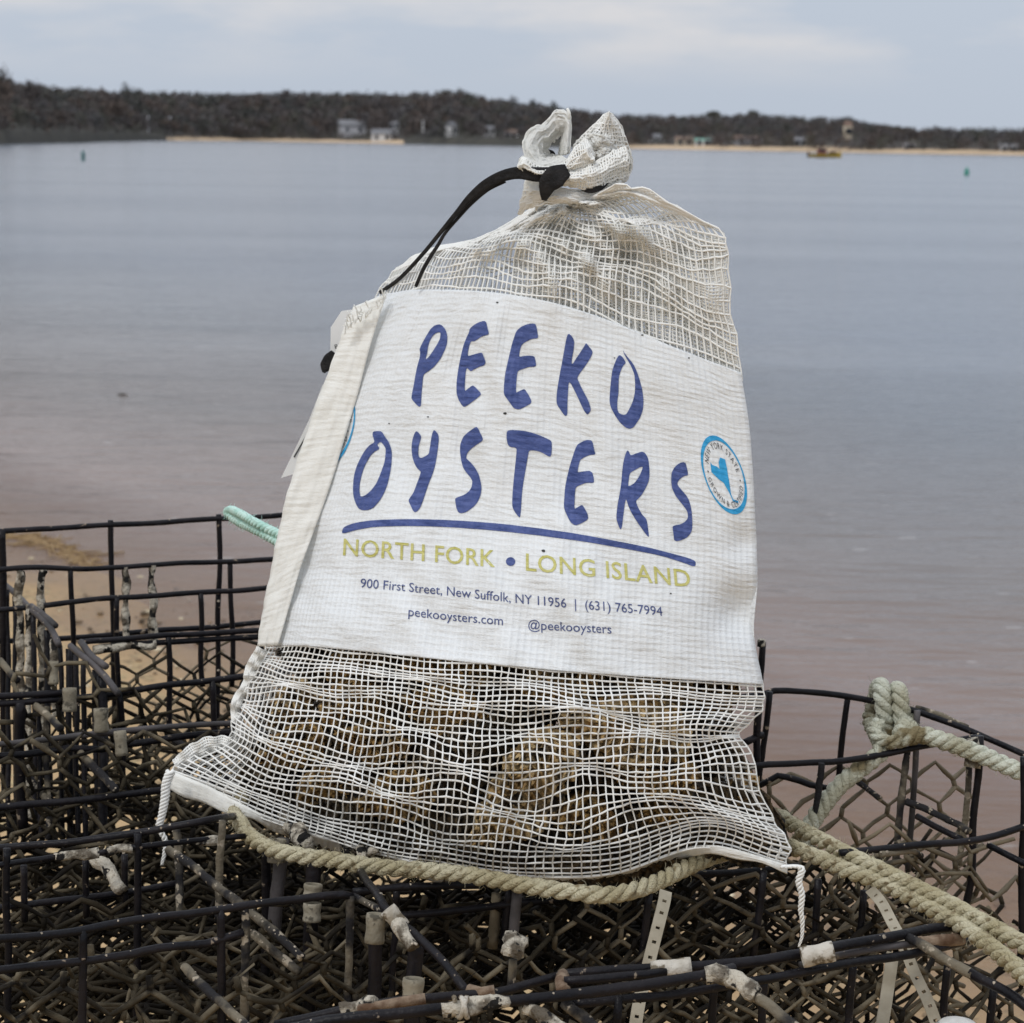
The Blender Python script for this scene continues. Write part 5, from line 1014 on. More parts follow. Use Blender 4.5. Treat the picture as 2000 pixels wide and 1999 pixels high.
CC.sleeve((1783,1414), (1779,1452), 1.70, 27, M_sleeve)
# --- plastic mesh inside the cages, many layers deep
def top_at(px, D, z): 
    P = at_D(np.float64(px), np.float64(1000), np.float64(D)); return (P[0], P[1] , z)
def W3(px, py, D): return at_D(np.float64(px), np.float64(py), np.float64(D))
hx = CA.hexnet
hx(W3(560,1745,1.63), .60, .60, 20, 11, M_hexd); hx(W3(300,1795,1.50), .55, .50, 26, 12, cw=.056, ch=.036, r=.0022); hx(W3(250,1870,1.44), .50, .45, 14, 13, cw=.05, ch=.034, r=.0022)
hx(W3(620,1770,1.70), .62, .60, 30, 14, M_hexd); hx(W3(620,1760,1.78), .70, .60, 16, 15, M_hexd); hx(W3(900,1760,1.66), .50, .55, 24, 16, M_hexd); hx(W3(900,1800,1.55), .50, .50, 18, 17, cw=.05, ch=.034)
hx(W3(950,1790,1.60), .50, .50, 33, 18, M_hexd); hx(W3(1180,1750,1.60), .50, .55, 21, 19, M_hexd); hx(W3(1300,1735,1.68), .55, .55, 26, 20, M_hexd)
hx(W3(480,1690,1.90), .8, .6, 22, 21, M_hexd); hx(W3(150,1690,1.75), .5, .5, 28, 22, M_hexd); hx(W3(120,1790,1.62), .45, .45, 12, 23)
hx(W3(1060,1900,1.48), .42, .35, 22, 24); hx(W3(1250,1760,1.5), .4, .5, 26, 25, M_hexd); hx(W3(700,1800,1.95), .9, .5, 20, 26, M_hexd); hx(W3(860,1745,1.60), .42, .45, 24, 27, roll=30)
hx(W3(450,1830,1.52), .45, .45, 35, 28, roll=25); hx(W3(200,1900,1.55), .5, .4, 20, 29, roll=-28)
# sheets lying flat inside, seen from above
hx(W3(520,1860,1.66), .75, .45, 22, 30, M_hexd, tilt=70); hx(W3(1000,1880,1.62), .6, .4, 22, 31, M_hexd, tilt=75); hx(W3(200,1800,1.8), .6, .5, 24, 32, M_hexd, tilt=70); hx(W3(980,1770,1.8), .6, .5, 20, 33, M_hexd, tilt=60)
hb = CB.hexnet
hb(W3(380,1258,2.08), .26, .45, 22, 41, M_hext, cw=.046, ch=.036, r=.0016, drop=.02); hb(W3(520,1290,2.00), .30, .40, 24, 42, cw=.046, ch=.034, r=.0017)
hb(W3(330,1368,1.92), .30, .40, 20, 43); hb(W3(360,1385,2.00), .32, .42, 28, 44, M_hexd); hb(W3(350,1400,1.86), .30, .35, 14, 45, roll=30); hb(W3(330,1420,2.06), .4, .4, 22, 46, M_hexd, roll=-25)
hb(W3(340,1440,1.78), .26, .30, 24, 47); hb(W3(300,1510,1.78), .4, .3, 20, 48, roll=20); hb(W3(150,1600,1.88), .45, .4, 22, 49, M_hexd); hb(W3(330,1530,1.94), .4, .3, 26, 50, M_hexd, tilt=65); hb(W3(260,1620,1.86), .5, .4, 18, 51, M_hexd, tilt=60); hb(W3(120,1560,2.16), .4, .4, 24, 52, M_hexd); hb(W3(420,1500,1.88), .3, .3, 20, 53, M_hexd, roll=40)
hc = CC.hexnet
hc(W3(1600,1522,1.72), .30, .22, 20, 61, M_hext, cw=.036, ch=.034, r=.0019, drop=.02, bulge=.008); hc(W3(1800,1640,1.64), .17, .12, 24, 62, M_hext, cw=.046, ch=.034, r=.0018, drop=.08, roll=12)
hc(W3(1520,1705,1.62), .36, .45, 21, 63, M_hext, cw=.044, ch=.032, drop=.02); hc(W3(1480,1715,1.70), .40, .45, 28, 64, M_hexd); hc(W3(1760,1790,1.60), .34, .40, 20, 65, cw=.046, ch=.034, drop=.02)
hc(W3(1500,1720,1.80), .45, .5, 16, 66, M_hexd); hc(W3(1420,1740,1.66), .3, .45, 30, 67, M_hexd); hc(W3(1900,1720,1.66), .12, .16, 24, 68, M_hext, roll=20, drop=.1); hc(W3(1560,1900,1.52), .35, .3, 24, 69); hc(W3(1830,1850,1.72), .3, .35, 25, 70, M_hexd, cw=.05, ch=.036)
hc(W3(1500,1860,1.68), .4, .4, 20, 71, M_hexd, tilt=65)
CA.barnacles(420, 1); CB.barnacles(150, 2); CC.barnacles(110, 3)

# ------------------------------------------------------------------ straps, ropes and odds and ends
def strap(pts, width, label, holes=True):
    P = smooth_path(np.array([at_D(np.float64(x), np.float64(y), np.float64(D_)) for x, y, D_ in pts]), .001); n = len(P)
    T = np.gradient(P, axis=0); T /= np.linalg.norm(T, axis=1)[:, None]; A = np.cross(T, [0, -1, .2]); A /= np.linalg.norm(A, axis=1)[:, None]; Nn = np.cross(A, T)
    q = np.array([-.5, -.17, .17, .5]); w2 = width / F * 1.42
    G = P[:, None] + q[None, :, None] * w2 * A[:, None]; G[:, 1:3] += (.0006 * Nn)[:, None] * 0
    f = []
    for i in range(n - 1):
        for j in range(3):
            if holes and j == 1 and i % 10 < 2 and 3 < i < n - 4: continue
            f.append([i * 4 + j, i * 4 + j + 1, (i + 1) * 4 + j + 1, (i + 1) * 4 + j])
    o = mesh('strap', G.reshape(-1, 3), f, M_strap, None, smooth=False); md = o.modifiers.new('thickness', 'SOLIDIFY'); md.thickness = .0018; md.offset = 0
    return tag(o, label, 'strap', 'rubber straps in the cages')
strap([(1300,1742,1.47),(1297,1762,1.46),(1286,1806,1.45),(1266,1885,1.44),(1248,1960,1.43),(1236,2040,1.42)], 25, 'pale perforated strap hanging under the bag, below the front rope')
strap([(1700,1738,1.52),(1722,1764,1.50),(1742,1802,1.48),(1762,1840,1.46),(1786,1900,1.45),(1812,1955,1.44),(1836,2020,1.43)], 23, 'pale perforated strap leaning out from beneath the two long ropes')
strap([(1744,1862,1.47),(1737,1910,1.46),(1728,1970,1.45),(1716,2040,1.44)], 25, 'grubby flat strap without holes at the right of the lower rim', False)
def rope(name, pts, dia, label, cat, mat, lay=.030, group=None, fuzz=200, seed=0):
    P = smooth_path(np.array(pts, float), .0016); n = len(P); T, N_, B_ = frames(P)
    s_ = np.concatenate([[0], np.cumsum(np.linalg.norm(np.diff(P, axis=0), axis=1))])
    root = empty(name, label, cat, group); root.location = P[n // 2]; inv = Matrix.Translation(-Vector(P[n // 2]))
    R = dia / 2; tops = []
    for k in range(3):
        a = -s_ / lay * 6.283 + k * 2.094
        o_ = (np.cos(a)[:, None] * N_ + np.sin(a)[:, None] * B_) * R * .54
        o = tube_obj('strand', [tube(P + o_, R * .485, 9, True, .07, seed + k)], mat, root); o.matrix_parent_inverse = inv
    g = np.random.default_rng(seed); parts = []
    for _ in range(fuzz):
        i = g.integers(0, n); a = g.uniform(0, 6.28); d = math.cos(a) * N_[i] + math.sin(a) * B_[i]
        c = P[i] + d * R * .92; L = g.uniform(.0015, .0055); t = T[i] * g.uniform(-1, 1) + d * g.uniform(.3, 1.0); t /= np.linalg.norm(t)
        parts.append(tube(np.array([c, c + t * L * .6 + g.normal(0, .0003, 3), c + t * L + T[i] * g.normal(0, .001)]), .00018, 3, False))
    o = tag(tube_obj('loose_fibres', parts, mat, root), kind='stuff'); o.matrix_parent_inverse = inv
    return root
ZR = .787
def onz(L_, z=ZR): return [at_Z(np.float64(x), np.float64(y), np.float64(z)) for x, y in L_]
back = [np.array([.14, 1.66, ZR]), np.array([.03, 1.70, ZR]), np.array([-.10, 1.725, ZR]), np.array([-.19, 1.70, ZR])]
main = (onz([(2080,1890),(2000,1846),(1940,1813),(1867,1773),(1795,1737),(1722,1701),(1650,1666),(1590,1634),(1540,1608),(1505,1590)], ZR + .006) + back +
        onz([(462,1580),(471,1610),(488,1634),(525,1657),(566,1668),(608,1675),(650,1680),(690,1687),(773,1697),(814,1699),(869,1704),(923,1711),(977,1721),(1032,1731),(1095,1740),(1161,1748),(1207,1746),(1243,1738),(1288,1721),(1334,1698),(1372,1681),(1420,1664),(1470,1646),(1510,1645),(1540,1653),(1571,1665),(1610,1680),(1656,1701),(1722,1724),(1777,1751),(1831,1782),(1886,1814),(1940,1853),(2000,1904),(2080,1972)]))
rope('rope', main, .0125, 'thick tan three-strand rope looped round the foot of the bag and away to the right', 'rope', M_rope, .031, fuzz=1300, seed=5)
RD = 1.68
def onD(L_): return [at_D(np.float64(x), np.float64(y), np.float64(D_)) for x, y, D_ in L_]
wc = at_D(np.float64(1738), np.float64(1377), np.float64(1.71)); ax = at_D(np.float64(1780), np.float64(1388), np.float64(1.705)) - at_D(np.float64(1700), np.float64(1368), np.float64(1.71)); ax /= np.linalg.norm(ax)
e2 = np.array([0, 0, 1.0]); e1 = np.cross(e2, ax); e1 /= np.linalg.norm(e1)
coil = [wc + ax * (-.0145 + .0145 * t) + e1 * .0125 * math.cos(6.283 * t - 1.2) + e2 * (.0165 * math.sin(6.283 * t - 1.2) - .003) for t in np.linspace(0, 2.15, 18)]
knot = onD([(1560,1650,1.64),(1600,1585,1.65),(1640,1535,1.66),(1690,1495,1.665),(1722,1462,1.67)]) + coil + onD([(1760,1440,1.665),(1800,1436,1.66),(1850,1450,1.655),(1910,1472,1.65),(1960,1494,1.645),(2010,1514,1.64),(2080,1545,1.63)])
rope('rope', knot, .0145, 'bleached rope wound twice round the top rail of the right-hand cage', 'rope', M_ropew, .025, fuzz=260, seed=31)
rope('rope', onD([(1716,1412,1.69),(1708,1428,1.675),(1722,1446,1.665),(1746,1450,1.66),(1772,1440,1.665),(1782,1420,1.69)]), .011, 'short end of rope tucked under the knot on the right-hand cage', 'rope', M_ropew, .025, fuzz=80, seed=41)
rope('rope', onD([(600,1095,1.70),(540,1058,1.76),(500,1036,1.80),(470,1022,1.84),(452,1010,1.865),(444,1001,1.875),(452,997,1.862),(470,1005,1.83),(500,1022,1.79),(540,1042,1.76),(600,1072,1.71)]), .0080, 'pale teal rope doubled over the top rail at the left of the bag', 'rope', M_teal, .020, fuzz=160, seed=51)
# white round float at the lower edge
fl_ = empty('round_float', 'white round float with dark ticks round its rim, at the lower edge of the picture', 'float'); fc = W3(1870, 2018, 1.40); fl_.scale = (.8, .8, .8); fl_.location = fc
bm = bmesh.new(); prof = [(0, .0105), (.008, .0102), (.0145, .0085), (.0185, .0045), (.0200, -.002), (.0195, -.012), (.014, -.016)]
rings = [[bm.verts.new((r * math.cos(a), r * math.sin(a), z)) for a in np.linspace(0, 6.283, 28, endpoint=False)] if r else [bm.verts.new((0, 0, z))] for r, z in prof]
for a, b in zip(rings, rings[1:]):
    for i in range(len(b)):
        j = (i + 1) % len(b); bm.faces.new([a[0], b[i], b[j]] if len(a) == 1 else [a[i], b[i], b[j], a[j]])
bm.faces.new(rings[-1])
o = bm_obj('shell', bm, material('white float plastic', (.62,.61,.57), (.74,.73,.70), 80, rough=.5), fl_, True)
tube_obj('stem', [tube(np.array([[0, 0, -.012], [0, 0, -.35], [0, 0, -.80]]), .008, 12)], M_sleeve, fl_)
ticks = bmesh.new()
for k in range(18):
    a = k / 18 * 6.283; R_ = Matrix.Rotation(a, 4, 'Z')
    vs = [ticks.verts.new(R_ @ Vector(c)) for c in ((.0152,-.0009,.0086),(.0190,-.0009,.0049),(.0190,.0009,.0049),(.0152,.0009,.0086))]; ticks.faces.new(vs)
tag(bm_obj('rim_ticks', ticks, M_ink, fl_), kind='stuff')

# ------------------------------------------------------------------ the far shore
def far(px, py, D): return at_D(np.float64(px), np.float64(py), np.float64(D))
HZ = lambda px: 275 + (px - 1000) * math.tan(ROLL)               # horizon in the picture
SHX = np.array([-400, 0, 150, 340, 500, 800, 1100, 1400, 1700, 1970, 2400], float)
SHD = np.array([200, 250, 330, 560, 640, 560, 480, 430, 400, 385, 380], float)
RIX = np.array([-400, 0, 40, 100, 240, 400, 600, 780, 850, 900, 960, 1050, 1100, 1200, 1300, 1400, 1470, 1560, 1650, 1700, 1750, 1790, 1900, 2000, 2400], float)
RIY = np.array([140, 148, 160, 168, 176, 181, 180, 181, 179, 178, 192, 201, 210, 222, 226, 225, 222, 229, 233, 246, 257, 267, 271, 275, 285], float)
shoreD = lambda x: np.interp(x, SHX, SHD); ridgeY = lambda x: np.interp(x, RIX, RIY)
def ridge_h(x, D): return (HZ(x) - ridgeY(x)) / F * D + CAM[2]     # height of the skyline above the water
bank = lambda x: float(np.interp(x, [300, 345, 760, 800, 1150, 1190], [1, 0, 0, 1, 1, 0]))
xs = np.concatenate([np.linspace(-3200, -500, 40)[:-1], np.linspace(-500, 2500, 150), np.linspace(2500, 5200, 40)[1:]]); ks = np.array([-6, 0, 4, 12, 22, 40, 80, 140, 200, 320], float)
TG = np.zeros((len(ks), len(xs), 3)); hn = Noise(55, 2, 0.02)
for j, x in enumerate(xs):
    for i, k in enumerate(ks):
        D = shoreD(x) + k; P = far(x, HZ(x), D); rh = max(ridge_h(x, shoreD(x) + 140), 3)
        z = np.interp(k, ks, [-.5, 0.05 + .5 * bank(x), .35 + 1.3 * bank(x), .7 + 1.3 * bank(x), 1.2 + .8 * bank(x), 2.4, rh * .34, rh * .66, rh * .86, rh * .8])
        TG[i, j] = (P[0], P[1], z + .12 * float(hn(P[0], P[1])) * (k > 2))
M_shore = bpy.data.materials.new('far shore ground'); M_shore.use_nodes = True
t_ = M_shore.node_tree; g_ = t_.nodes.new('ShaderNodeNewGeometry'); sx_ = t_.nodes.new('ShaderNodeSeparateXYZ'); t_.links.new(g_.outputs['Position'], sx_.inputs[0])
nz_ = t_.nodes.new('ShaderNodeTexNoise'); nz_.inputs['Scale'].default_value = .05; nz_.inputs['Detail'].default_value = 4; t_.links.new(g_.outputs['Position'], nz_.inputs['Vector'])
ad_ = t_.nodes.new('ShaderNodeMath'); ad_.operation = 'MULTIPLY_ADD'; ad_.inputs[1].default_value = 1.0; t_.links.new(nz_.outputs['Fac'], ad_.inputs[0]); t_.links.new(sx_.outputs['Z'], ad_.inputs[2])
rp_ = t_.nodes.new('ShaderNodeValToRGB'); rp_.color_ramp.elements[0].color = (.52, .38, .24, 1); rp_.color_ramp.elements[0].position = .30; rp_.color_ramp.elements[1].color = (.060, .052, .042, 1); rp_.color_ramp.elements[1].position = .36
dv_ = t_.nodes.new('ShaderNodeMath'); dv_.operation = 'MULTIPLY'; dv_.inputs[1].default_value = .25; t_.links.new(ad_.outputs[0], dv_.inputs[0]); t_.links.new(dv_.outputs[0], rp_.inputs[0])
t_.links.new(rp_.outputs[0], t_.nodes['Principled BSDF'].inputs['Base Color']); t_.nodes['Principled BSDF'].inputs['Roughness'].default_value = .9
M_bank = material('wooded bank', (.026,.024,.019), (.048,.044,.032), .4, rough=.9)
fs_ = mesh('far_shore', TG, grid_faces(len(ks), len(xs)), mats=[M_shore, M_bank]); nq = len(xs) - 1
fs_.data.polygons.foreach_set('material_index', [1 if bank(xs[i % nq]) > .5 else 0 for i in range(len(fs_.data.polygons))])
tag(fs_, kind='structure', label='far shore of the bay with a thin strip of pale beach')
def ground_z(x, k): 
    rh = max(ridge_h(x, shoreD(x) + 140), 3); return float(np.interp(k, ks, [-.5, 0.05 + .5 * bank(x), .35 + 1.3 * bank(x), .7 + 1.3 * bank(x), 1.2 + .8 * bank(x), 2.4, rh * .34, rh * .66, rh * .86, rh * .8]))
LEAFC = [((.070,.060,.058),(.115,.096,.088)), ((.080,.062,.053),(.122,.092,.076)), ((.066,.066,.054),(.098,.096,.078)), ((.076,.070,.073),(.118,.110,.110)), ((.056,.058,.055),(.084,.086,.080))]  # lightened and greyed: distance haze is put into the leaf colours
M_leaf = [material('autumn woodland', a, b_, .6, rough=.9) for a, b_ in LEAFC]
M_bark = material('bark', (.06,.05,.042), (.11,.095,.08), 3, rough=.9)
def crown(g, c, rx, rz, n):
    """leaf and twig sprays through the volume of a crown: small bent quads"""
    d = g.normal(size=(n, 3)); d /= np.linalg.norm(d, axis=1)[:, None]; r = g.uniform(.35, 1, n) ** .6
    lump = 1 + .28 * np.sin(d[:, 0] * 5 + g.uniform(0, 6)) * np.sin(d[:, 2] * 4 + g.uniform(0, 6))
    P = c + d * (r * lump)[:, None] * [rx, rx, rz]
    s = g.uniform(.07, .16, n)[:, None] * rx
    a = g.normal(size=(n, 3)); a /= np.linalg.norm(a, axis=1)[:, None]; b = np.cross(a, g.normal(size=(n, 3))); b /= np.linalg.norm(b, axis=1)[:, None] + 1e-9
    V = np.stack([P - a * s - b * s * .6, P + a * s - b * s * .5, P + a * s * .8 + b * s * .7, P - a * s * .7 + b * s * .6], 1)
    return V.reshape(-1, 3)
HOUSES = [(688,34,34),(748,26,14),(770,14,40),(881,16,30),(955,14,32),(966,22,14),(1000,16,28),(1281,15,26),(1338,22,18),(1372,18,12),(1455,20,20),(1562,14,22),(1655,12,52),(1775,14,16),(1970,22,12),(826,5,12),(290,5,10),(333,5,12)]
gw = np.random.default_rng(99); buckets = {i: [] for i in range(len(M_leaf))}
for x in np.concatenate([np.arange(-3100, -420, 22.0), np.arange(-420, 2440, 8.0), np.arange(2440, 5100, 22.0)]):
    for k, n in ((13, 1), (26, 1), (48, 1), (75, 1), (105, 2), (138, 2)):
        for _ in range(n):
            xx = x + gw.uniform(-9, 9); kk = k + gw.uniform(-12, 12); D = shoreD(xx) + kk
            if k == 13 and gw.random() < .45: continue
            rh = ridge_h(xx, D); z0 = ground_z(xx, kk)
            frac = np.interp(kk, [5, 20, 60, 100, 140], [.30, .52, .74, .90, 1.0])
            top = max(z0 + 3, rh * frac * gw.uniform(.955, 1.0)); hgt = min(top - z0, gw.uniform(8, 13)); rz = hgt * .42; rx = hgt * gw.uniform(.36, .52)
            P = far(xx, HZ(xx), D); c = np.array([P[0], P[1], top - rz])
            if any(abs(xx - hx_) < hw_ and kk < hk_ + 6 for hx_, hw_, hk_ in HOUSES) and kk < 60: continue
            tone = gw.choice(len(M_leaf), p=[.34, .16, .14, .22, .14])
            buckets[tone].append(crown(gw, c, rx * (1 if -420 < x < 2440 else 1.5), rz, 130 if -420 < x < 2440 else 60))
for x in np.arange(-420, 2440, 7.0):             # shoreline scrub
    if gw.random() < .55:
        xx = x + gw.uniform(-4, 4); kk = gw.uniform(9, 16) + 4 * bank(xx) * -1; D = shoreD(xx) + kk; hgt = gw.uniform(1.2, 3.2); P = far(xx, HZ(xx), D)
        buckets[gw.choice(len(M_leaf))].append(crown(gw, np.array([P[0], P[1], ground_z(xx, kk) + hgt * .35]), hgt * .75, hgt * .55, 50))
for i, L_ in buckets.items():
    V = np.vstack(L_); q = np.arange(len(V)).reshape(-1, 4)
    tag(mesh('woodland', V, q, M_leaf[i], smooth=False), kind='stuff', label='dark late-autumn wood covering the low hills of the far shore')
# trees that stand out of the mass
def tree(px, ytop, k, hgt, wid, tone, label, group='trees standing out along the far wood'):
    D = shoreD(px) + k; z0 = ground_z(px, k); P = far(px, HZ(px), D); top = (HZ(px) - ytop) / F * D + CAM[2]
    z0 = max(z0, top - hgt); root = empty('tree', label, 'tree', group); root.location = (P[0], P[1], z0)
    h = top - z0; rw = wid / F * D / 2; g = np.random.default_rng(int(px * 7 + ytop)); parts = []
    path = np.array([[0, 0, -1.5], [.05, 0, h * .4], [.15, 0, h * .75], [.1, 0, h * .95]]); parts.append(tube(smooth_path(path, h / 8), np.linspace(.035 * h, .006 * h, len(smooth_path(path, h / 8))), 7))
    for q in range(6):
        a = g.uniform(0, 6.28); zb = h * g.uniform(.4, .75); e = np.array([math.cos(a) * rw * .7, math.sin(a) * rw * .7, zb + h * g.uniform(.1, .2)])
        parts.append(tube(np.array([[.08, 0, zb], e * [.5, .5, 1] - [0, 0, h * .03], e]), np.array([.012, .008, .003]) * h, 5))
    tube_obj('trunk', parts, M_bark, root)
    cs = [crown(g, np.array([g.normal(0, rw * .35), g.normal(0, rw * .35), h * g.uniform(.5, .82)]), rw * .62, h * .19, 60) for _ in range(7)] + [crown(g, np.array([0, 0, h * .8]), rw * .5, h * .19, 60)]
    V = np.vstack(cs); mesh('crown', V, np.arange(len(V)).reshape(-1, 4), M_leaf[tone], root, smooth=False)
for a in ((6, 128, 30, 14, 72, 1, 'tall brown tree at the very left end of the far wood'), (60, 156, 45, 12, 60, 0, 'rounded bare tree right of the tall brown one at the left end of the wood'),
          (248, 161, 130, 16, 26, 4, 'narrow dark pine poking above the left ridge'), (268, 172, 128, 13, 30, 4, 'lower dark pine beside the narrow one on the left ridge'),
          (560, 176, 140, 14, 34, 0, 'small crown breaking the ridge in the middle of the left wood'), (897, 172, 140, 15, 26, 4, 'dark pine on the highest point of the ridge left of the bag top'),
          (870, 176, 140, 14, 34, 2, 'green-brown tree just left of the highest ridge pine'), (1000, 187, 140, 15, 26, 3, 'pale bare tree on the ridge just left of the ruffled bag top'),
          (1040, 193, 140, 14, 20, 4, 'thin pine on the ridge right behind the ruffled bag top'), (1080, 198, 140, 14, 26, 4, 'dark pine on the ridge between the two lobes of the bag top'),
          (1390, 217, 140, 13, 44, 2, 'broad tree on the ridge right of the bag'), (1470, 216, 140, 13, 40, 2, 'highest broad tree on the ridge right of the bag'),
          (1655, 228, 138, 13, 34, 4, 'dark tree at the right end of the ridge before it drops'), (1740, 245, 132, 12, 44, 2, 'small tree where the right ridge slopes down'),
          (320, 234, 18, 7, 60, 1, 'yellowish shrubby tree by the left beach'), (235, 196, 24, 13, 60, 1, 'rust-brown tree at the tip of the left headland'), (460, 246, 16, 7, 70, 3, 'low grey thicket behind the pale beach'), (1850, 262, 100, 9, 60, 0, 'low tree in the thin wood at the far right')):
    tree(*a)
M_hw = material('white house paint', (.62,.61,.60), (.70,.69,.68), 1, rough=.7); M_hg = material('grey house paint', (.46,.46,.48), (.54,.54,.56), 1, rough=.7); M_hy = material('cream house paint', (.62,.52,.38), (.70,.60,.46), 1, rough=.7)
M_rg = material('grey shingles', (.14,.14,.15), (.22,.22,.23), 2, rough=.85); M_rb = material('brown shingles', (.17,.11,.085), (.24,.16,.12), 2, rough=.85); M_rt = material('green metal roof', (.10,.33,.26), (.14,.38,.30), 2, rough=.5)
M_glass = material('dark window glass', (.03,.035,.045), rough=.1); M_dark = material('dark paint', (.05,.03,.03), (.09,.05,.045), 3, rough=.6)
def house(px, pyb, k, wpx, hpx, wall, roof, label, rot=8, roofh=.45, depth=.8, chimney=False):
    D = shoreD(px) + k; P = far(px, pyb, D); W = wpx / F * D; H = hpx / F * D; root = empty('house', label, 'house', 'houses along the far shore'); root.location = P; root.rotation_euler = (0, 0, math.radians(rot))
    dp = W * depth
    bm = bmesh.new(); box_bm(bm, -W / 2, W / 2, -dp / 2, dp / 2, -3, H); bm_obj('wall', bm, wall, root)
    e = W * .05; zt = H + H * roofh; bm = bmesh.new()
    v = [bm.verts.new(c) for c in ((-W/2-e, -dp/2-e, H-.05), (W/2+e, -dp/2-e, H-.05), (W/2+e, dp/2+e, H-.05), (-W/2-e, dp/2+e, H-.05), (-W/2-e, 0, zt), (W/2+e, 0, zt))]
    for f in ((0,1,5,4), (2,3,4,5), (3,0,4), (1,2,5), (3,2,1,0)): bm.faces.new([v[i] for i in f])
    rf = bm_obj('roof', bm, roof, root)
    if chimney:
        bm = bmesh.new(); box_bm(bm, W * .2, W * .2 + .7, -.4, .3, H, zt + .8); bm_obj('chimney', bm, M_rb, rf)
    nw = max(2, int(W / 2.6)); fl = 2 if H > 4.2 else 1
    for r in range(fl):
        for i in range(nw):
            x = -W / 2 + W * (i + .5) / nw; z = H * ((r + .5) / fl); bm = bmesh.new(); box_bm(bm, x - .55, x + .55, -dp / 2 - .05, -dp / 2 + .02, z - .7, z + .7)
            wd = bm_obj('window', bm, wall, root); bm = bmesh.new(); box_bm(bm, x - .43, x + .43, -dp / 2 - .065, -dp / 2 - .045, z - .58, z + .58); bm_obj('pane', bm, M_glass, wd)
house(688, 262, 34, 50, 17, M_hg, M_rg, 'large grey house with a long grey roof left of the flagpole', 12, .6, chimney=True)
house(748, 275, 14, 40, 13, M_hw, M_rg, 'low white house at the water left of the flagpole', -6, .7)
house(770, 252, 40, 18, 9, M_hg, M_rg, 'small grey house half hidden in trees above the low white one', 0, .6)
house(881, 262, 30, 22, 15, M_hw, M_rg, 'white gabled house right of the flagpole', 60, .6)
house(955, 262, 32, 20, 10, M_hw, M_rg, 'white house in the trees just left of the bag top', 14, .6)
house(966, 281, 14, 36, 6, M_hw, M_hw, 'long low white shed by the water left of the bag top', 0, .5)
house(1000, 268, 28, 24, 9, M_hw, M_rb, 'white house peeping out beside the left lobe of the bag top', -10, .6)
house(1281, 279, 26, 22, 10, M_hw, M_rg, 'small white house first to the right of the bag top', 30, .7)
house(1338, 281, 18, 36, 8, M_hy, M_rb, 'cream house with a brown roof between the small white and the green roofed one', -8, .7)
house(1372, 283, 12, 28, 7, M_hw, M_rt, 'low white house with a bright green roof right of the bag', 0, .7)
house(1455, 280, 20, 46, 9, M_hg, M_rb, 'long grey house half hidden behind shoreline trees right of the bag', 6, .6)
house(1562, 284, 22, 22, 9, M_hg, M_rg, 'small grey house behind the work boat', 0, .7)
house(1655, 268, 52, 14, 22, M_hy, M_rb, 'tall narrow cream house standing above the trees behind the work boat', 20, .4)
house(1775, 293, 16, 20, 7, M_hg, M_rg, 'grey cottage at the right beside the beach', 0, .7)
house(1970, 298, 12, 34, 10, M_hw, M_rg, 'white house at the far right edge of the shore', -10, .7)
def pole(name, px, yt, yb, k, wpx, mat, label, cat):
    D = shoreD(px) + k; A, B = far(px, yb, D), far(px, yt, D); r = wpx / F * D / 2; root = empty(name, label, cat); root.location = A; h = B[2] - A[2]
    tube_obj('pole', [tube(np.array([[0, 0, -1], [0, 0, h * .5], [0, 0, h]]), np.array([r, r * .8, r * .5]), 8)], mat, root); tube_obj('finial', [tube(np.array([[0, 0, h], [0, 0, h + r * 2.4]]), r * 1.1, 8)], mat, root)
pole('flagpole', 826, 240, 274, 12, 3.2, M_hw, 'white flagpole on the far shore between the houses', 'flagpole')
pole('post', 290, 232, 262, 10, 3.4, M_hg, 'pale left one of two tall posts at the end of the left headland', 'post'); pole('post', 333, 232, 258, 12, 3.4, M_hg, 'pale right one of two tall posts at the end of the left headland', 'post')
# ------------------------------------------------------------------ on the water
M_green = material('green buoy paint', (.02,.22,.16), (.03,.28,.20), 6, rough=.5); M_green2 = material('dark green buoy paint', (.025,.12,.115), (.04,.16,.15), 6, rough=.5)
def at_water(px, py): return at_Z(np.float64(px), np.float64(py), np.float64(0.0))
def buoy(px, yb, yt, wpx, mat, label, cone):
    B = at_water(px, yb); D = (B - CAM) @ FWD; h = (yb - yt) / F * D; r = wpx / F * D / 2; root = empty('buoy', label, 'buoy'); root.location = B
    z = np.array([-.5 * h, .0, .55 * h, .62 * h, .72 * h, h]); rr = np.array([r, r, r, r * .8, r * .55, r * .30]) if cone else np.array([r, r, r, r, r * .95, r * .9])
    tube_obj('body', [tube(np.stack([0 * z, 0 * z, z], -1), rr, 14)], mat, root); tube_obj('collar', [tube(np.array([[0, 0, .02 * h], [0, 0, .10 * h]]), r * 1.25, 14)], mat, root)
    tube_obj('top_ring', [tube(np.array([[0, 0, h], [0, 0, h * 1.08]]), rr[-1] * .5, 8)], M_hg, root)
buoy(162.5, 313, 296, 7, M_green2, 'dark green can buoy far out on the left', False); buoy(1888, 342, 327, 9.5, M_green, 'bright green cone buoy far out on the right', True)
bt = empty('work_boat', 'yellow work boat with dark deck gear and crew shelter, right of the bag', 'boat'); bp_ = at_water(1611, 308); DB = (bp_ - CAM) @ FWD; u_ = DB / F; bt.location = bp_; bt.rotation_euler = (0, 0, math.radians(6))
Lb = 66 * u_; xs_ = np.linspace(-.5, .5, 15); hull = []
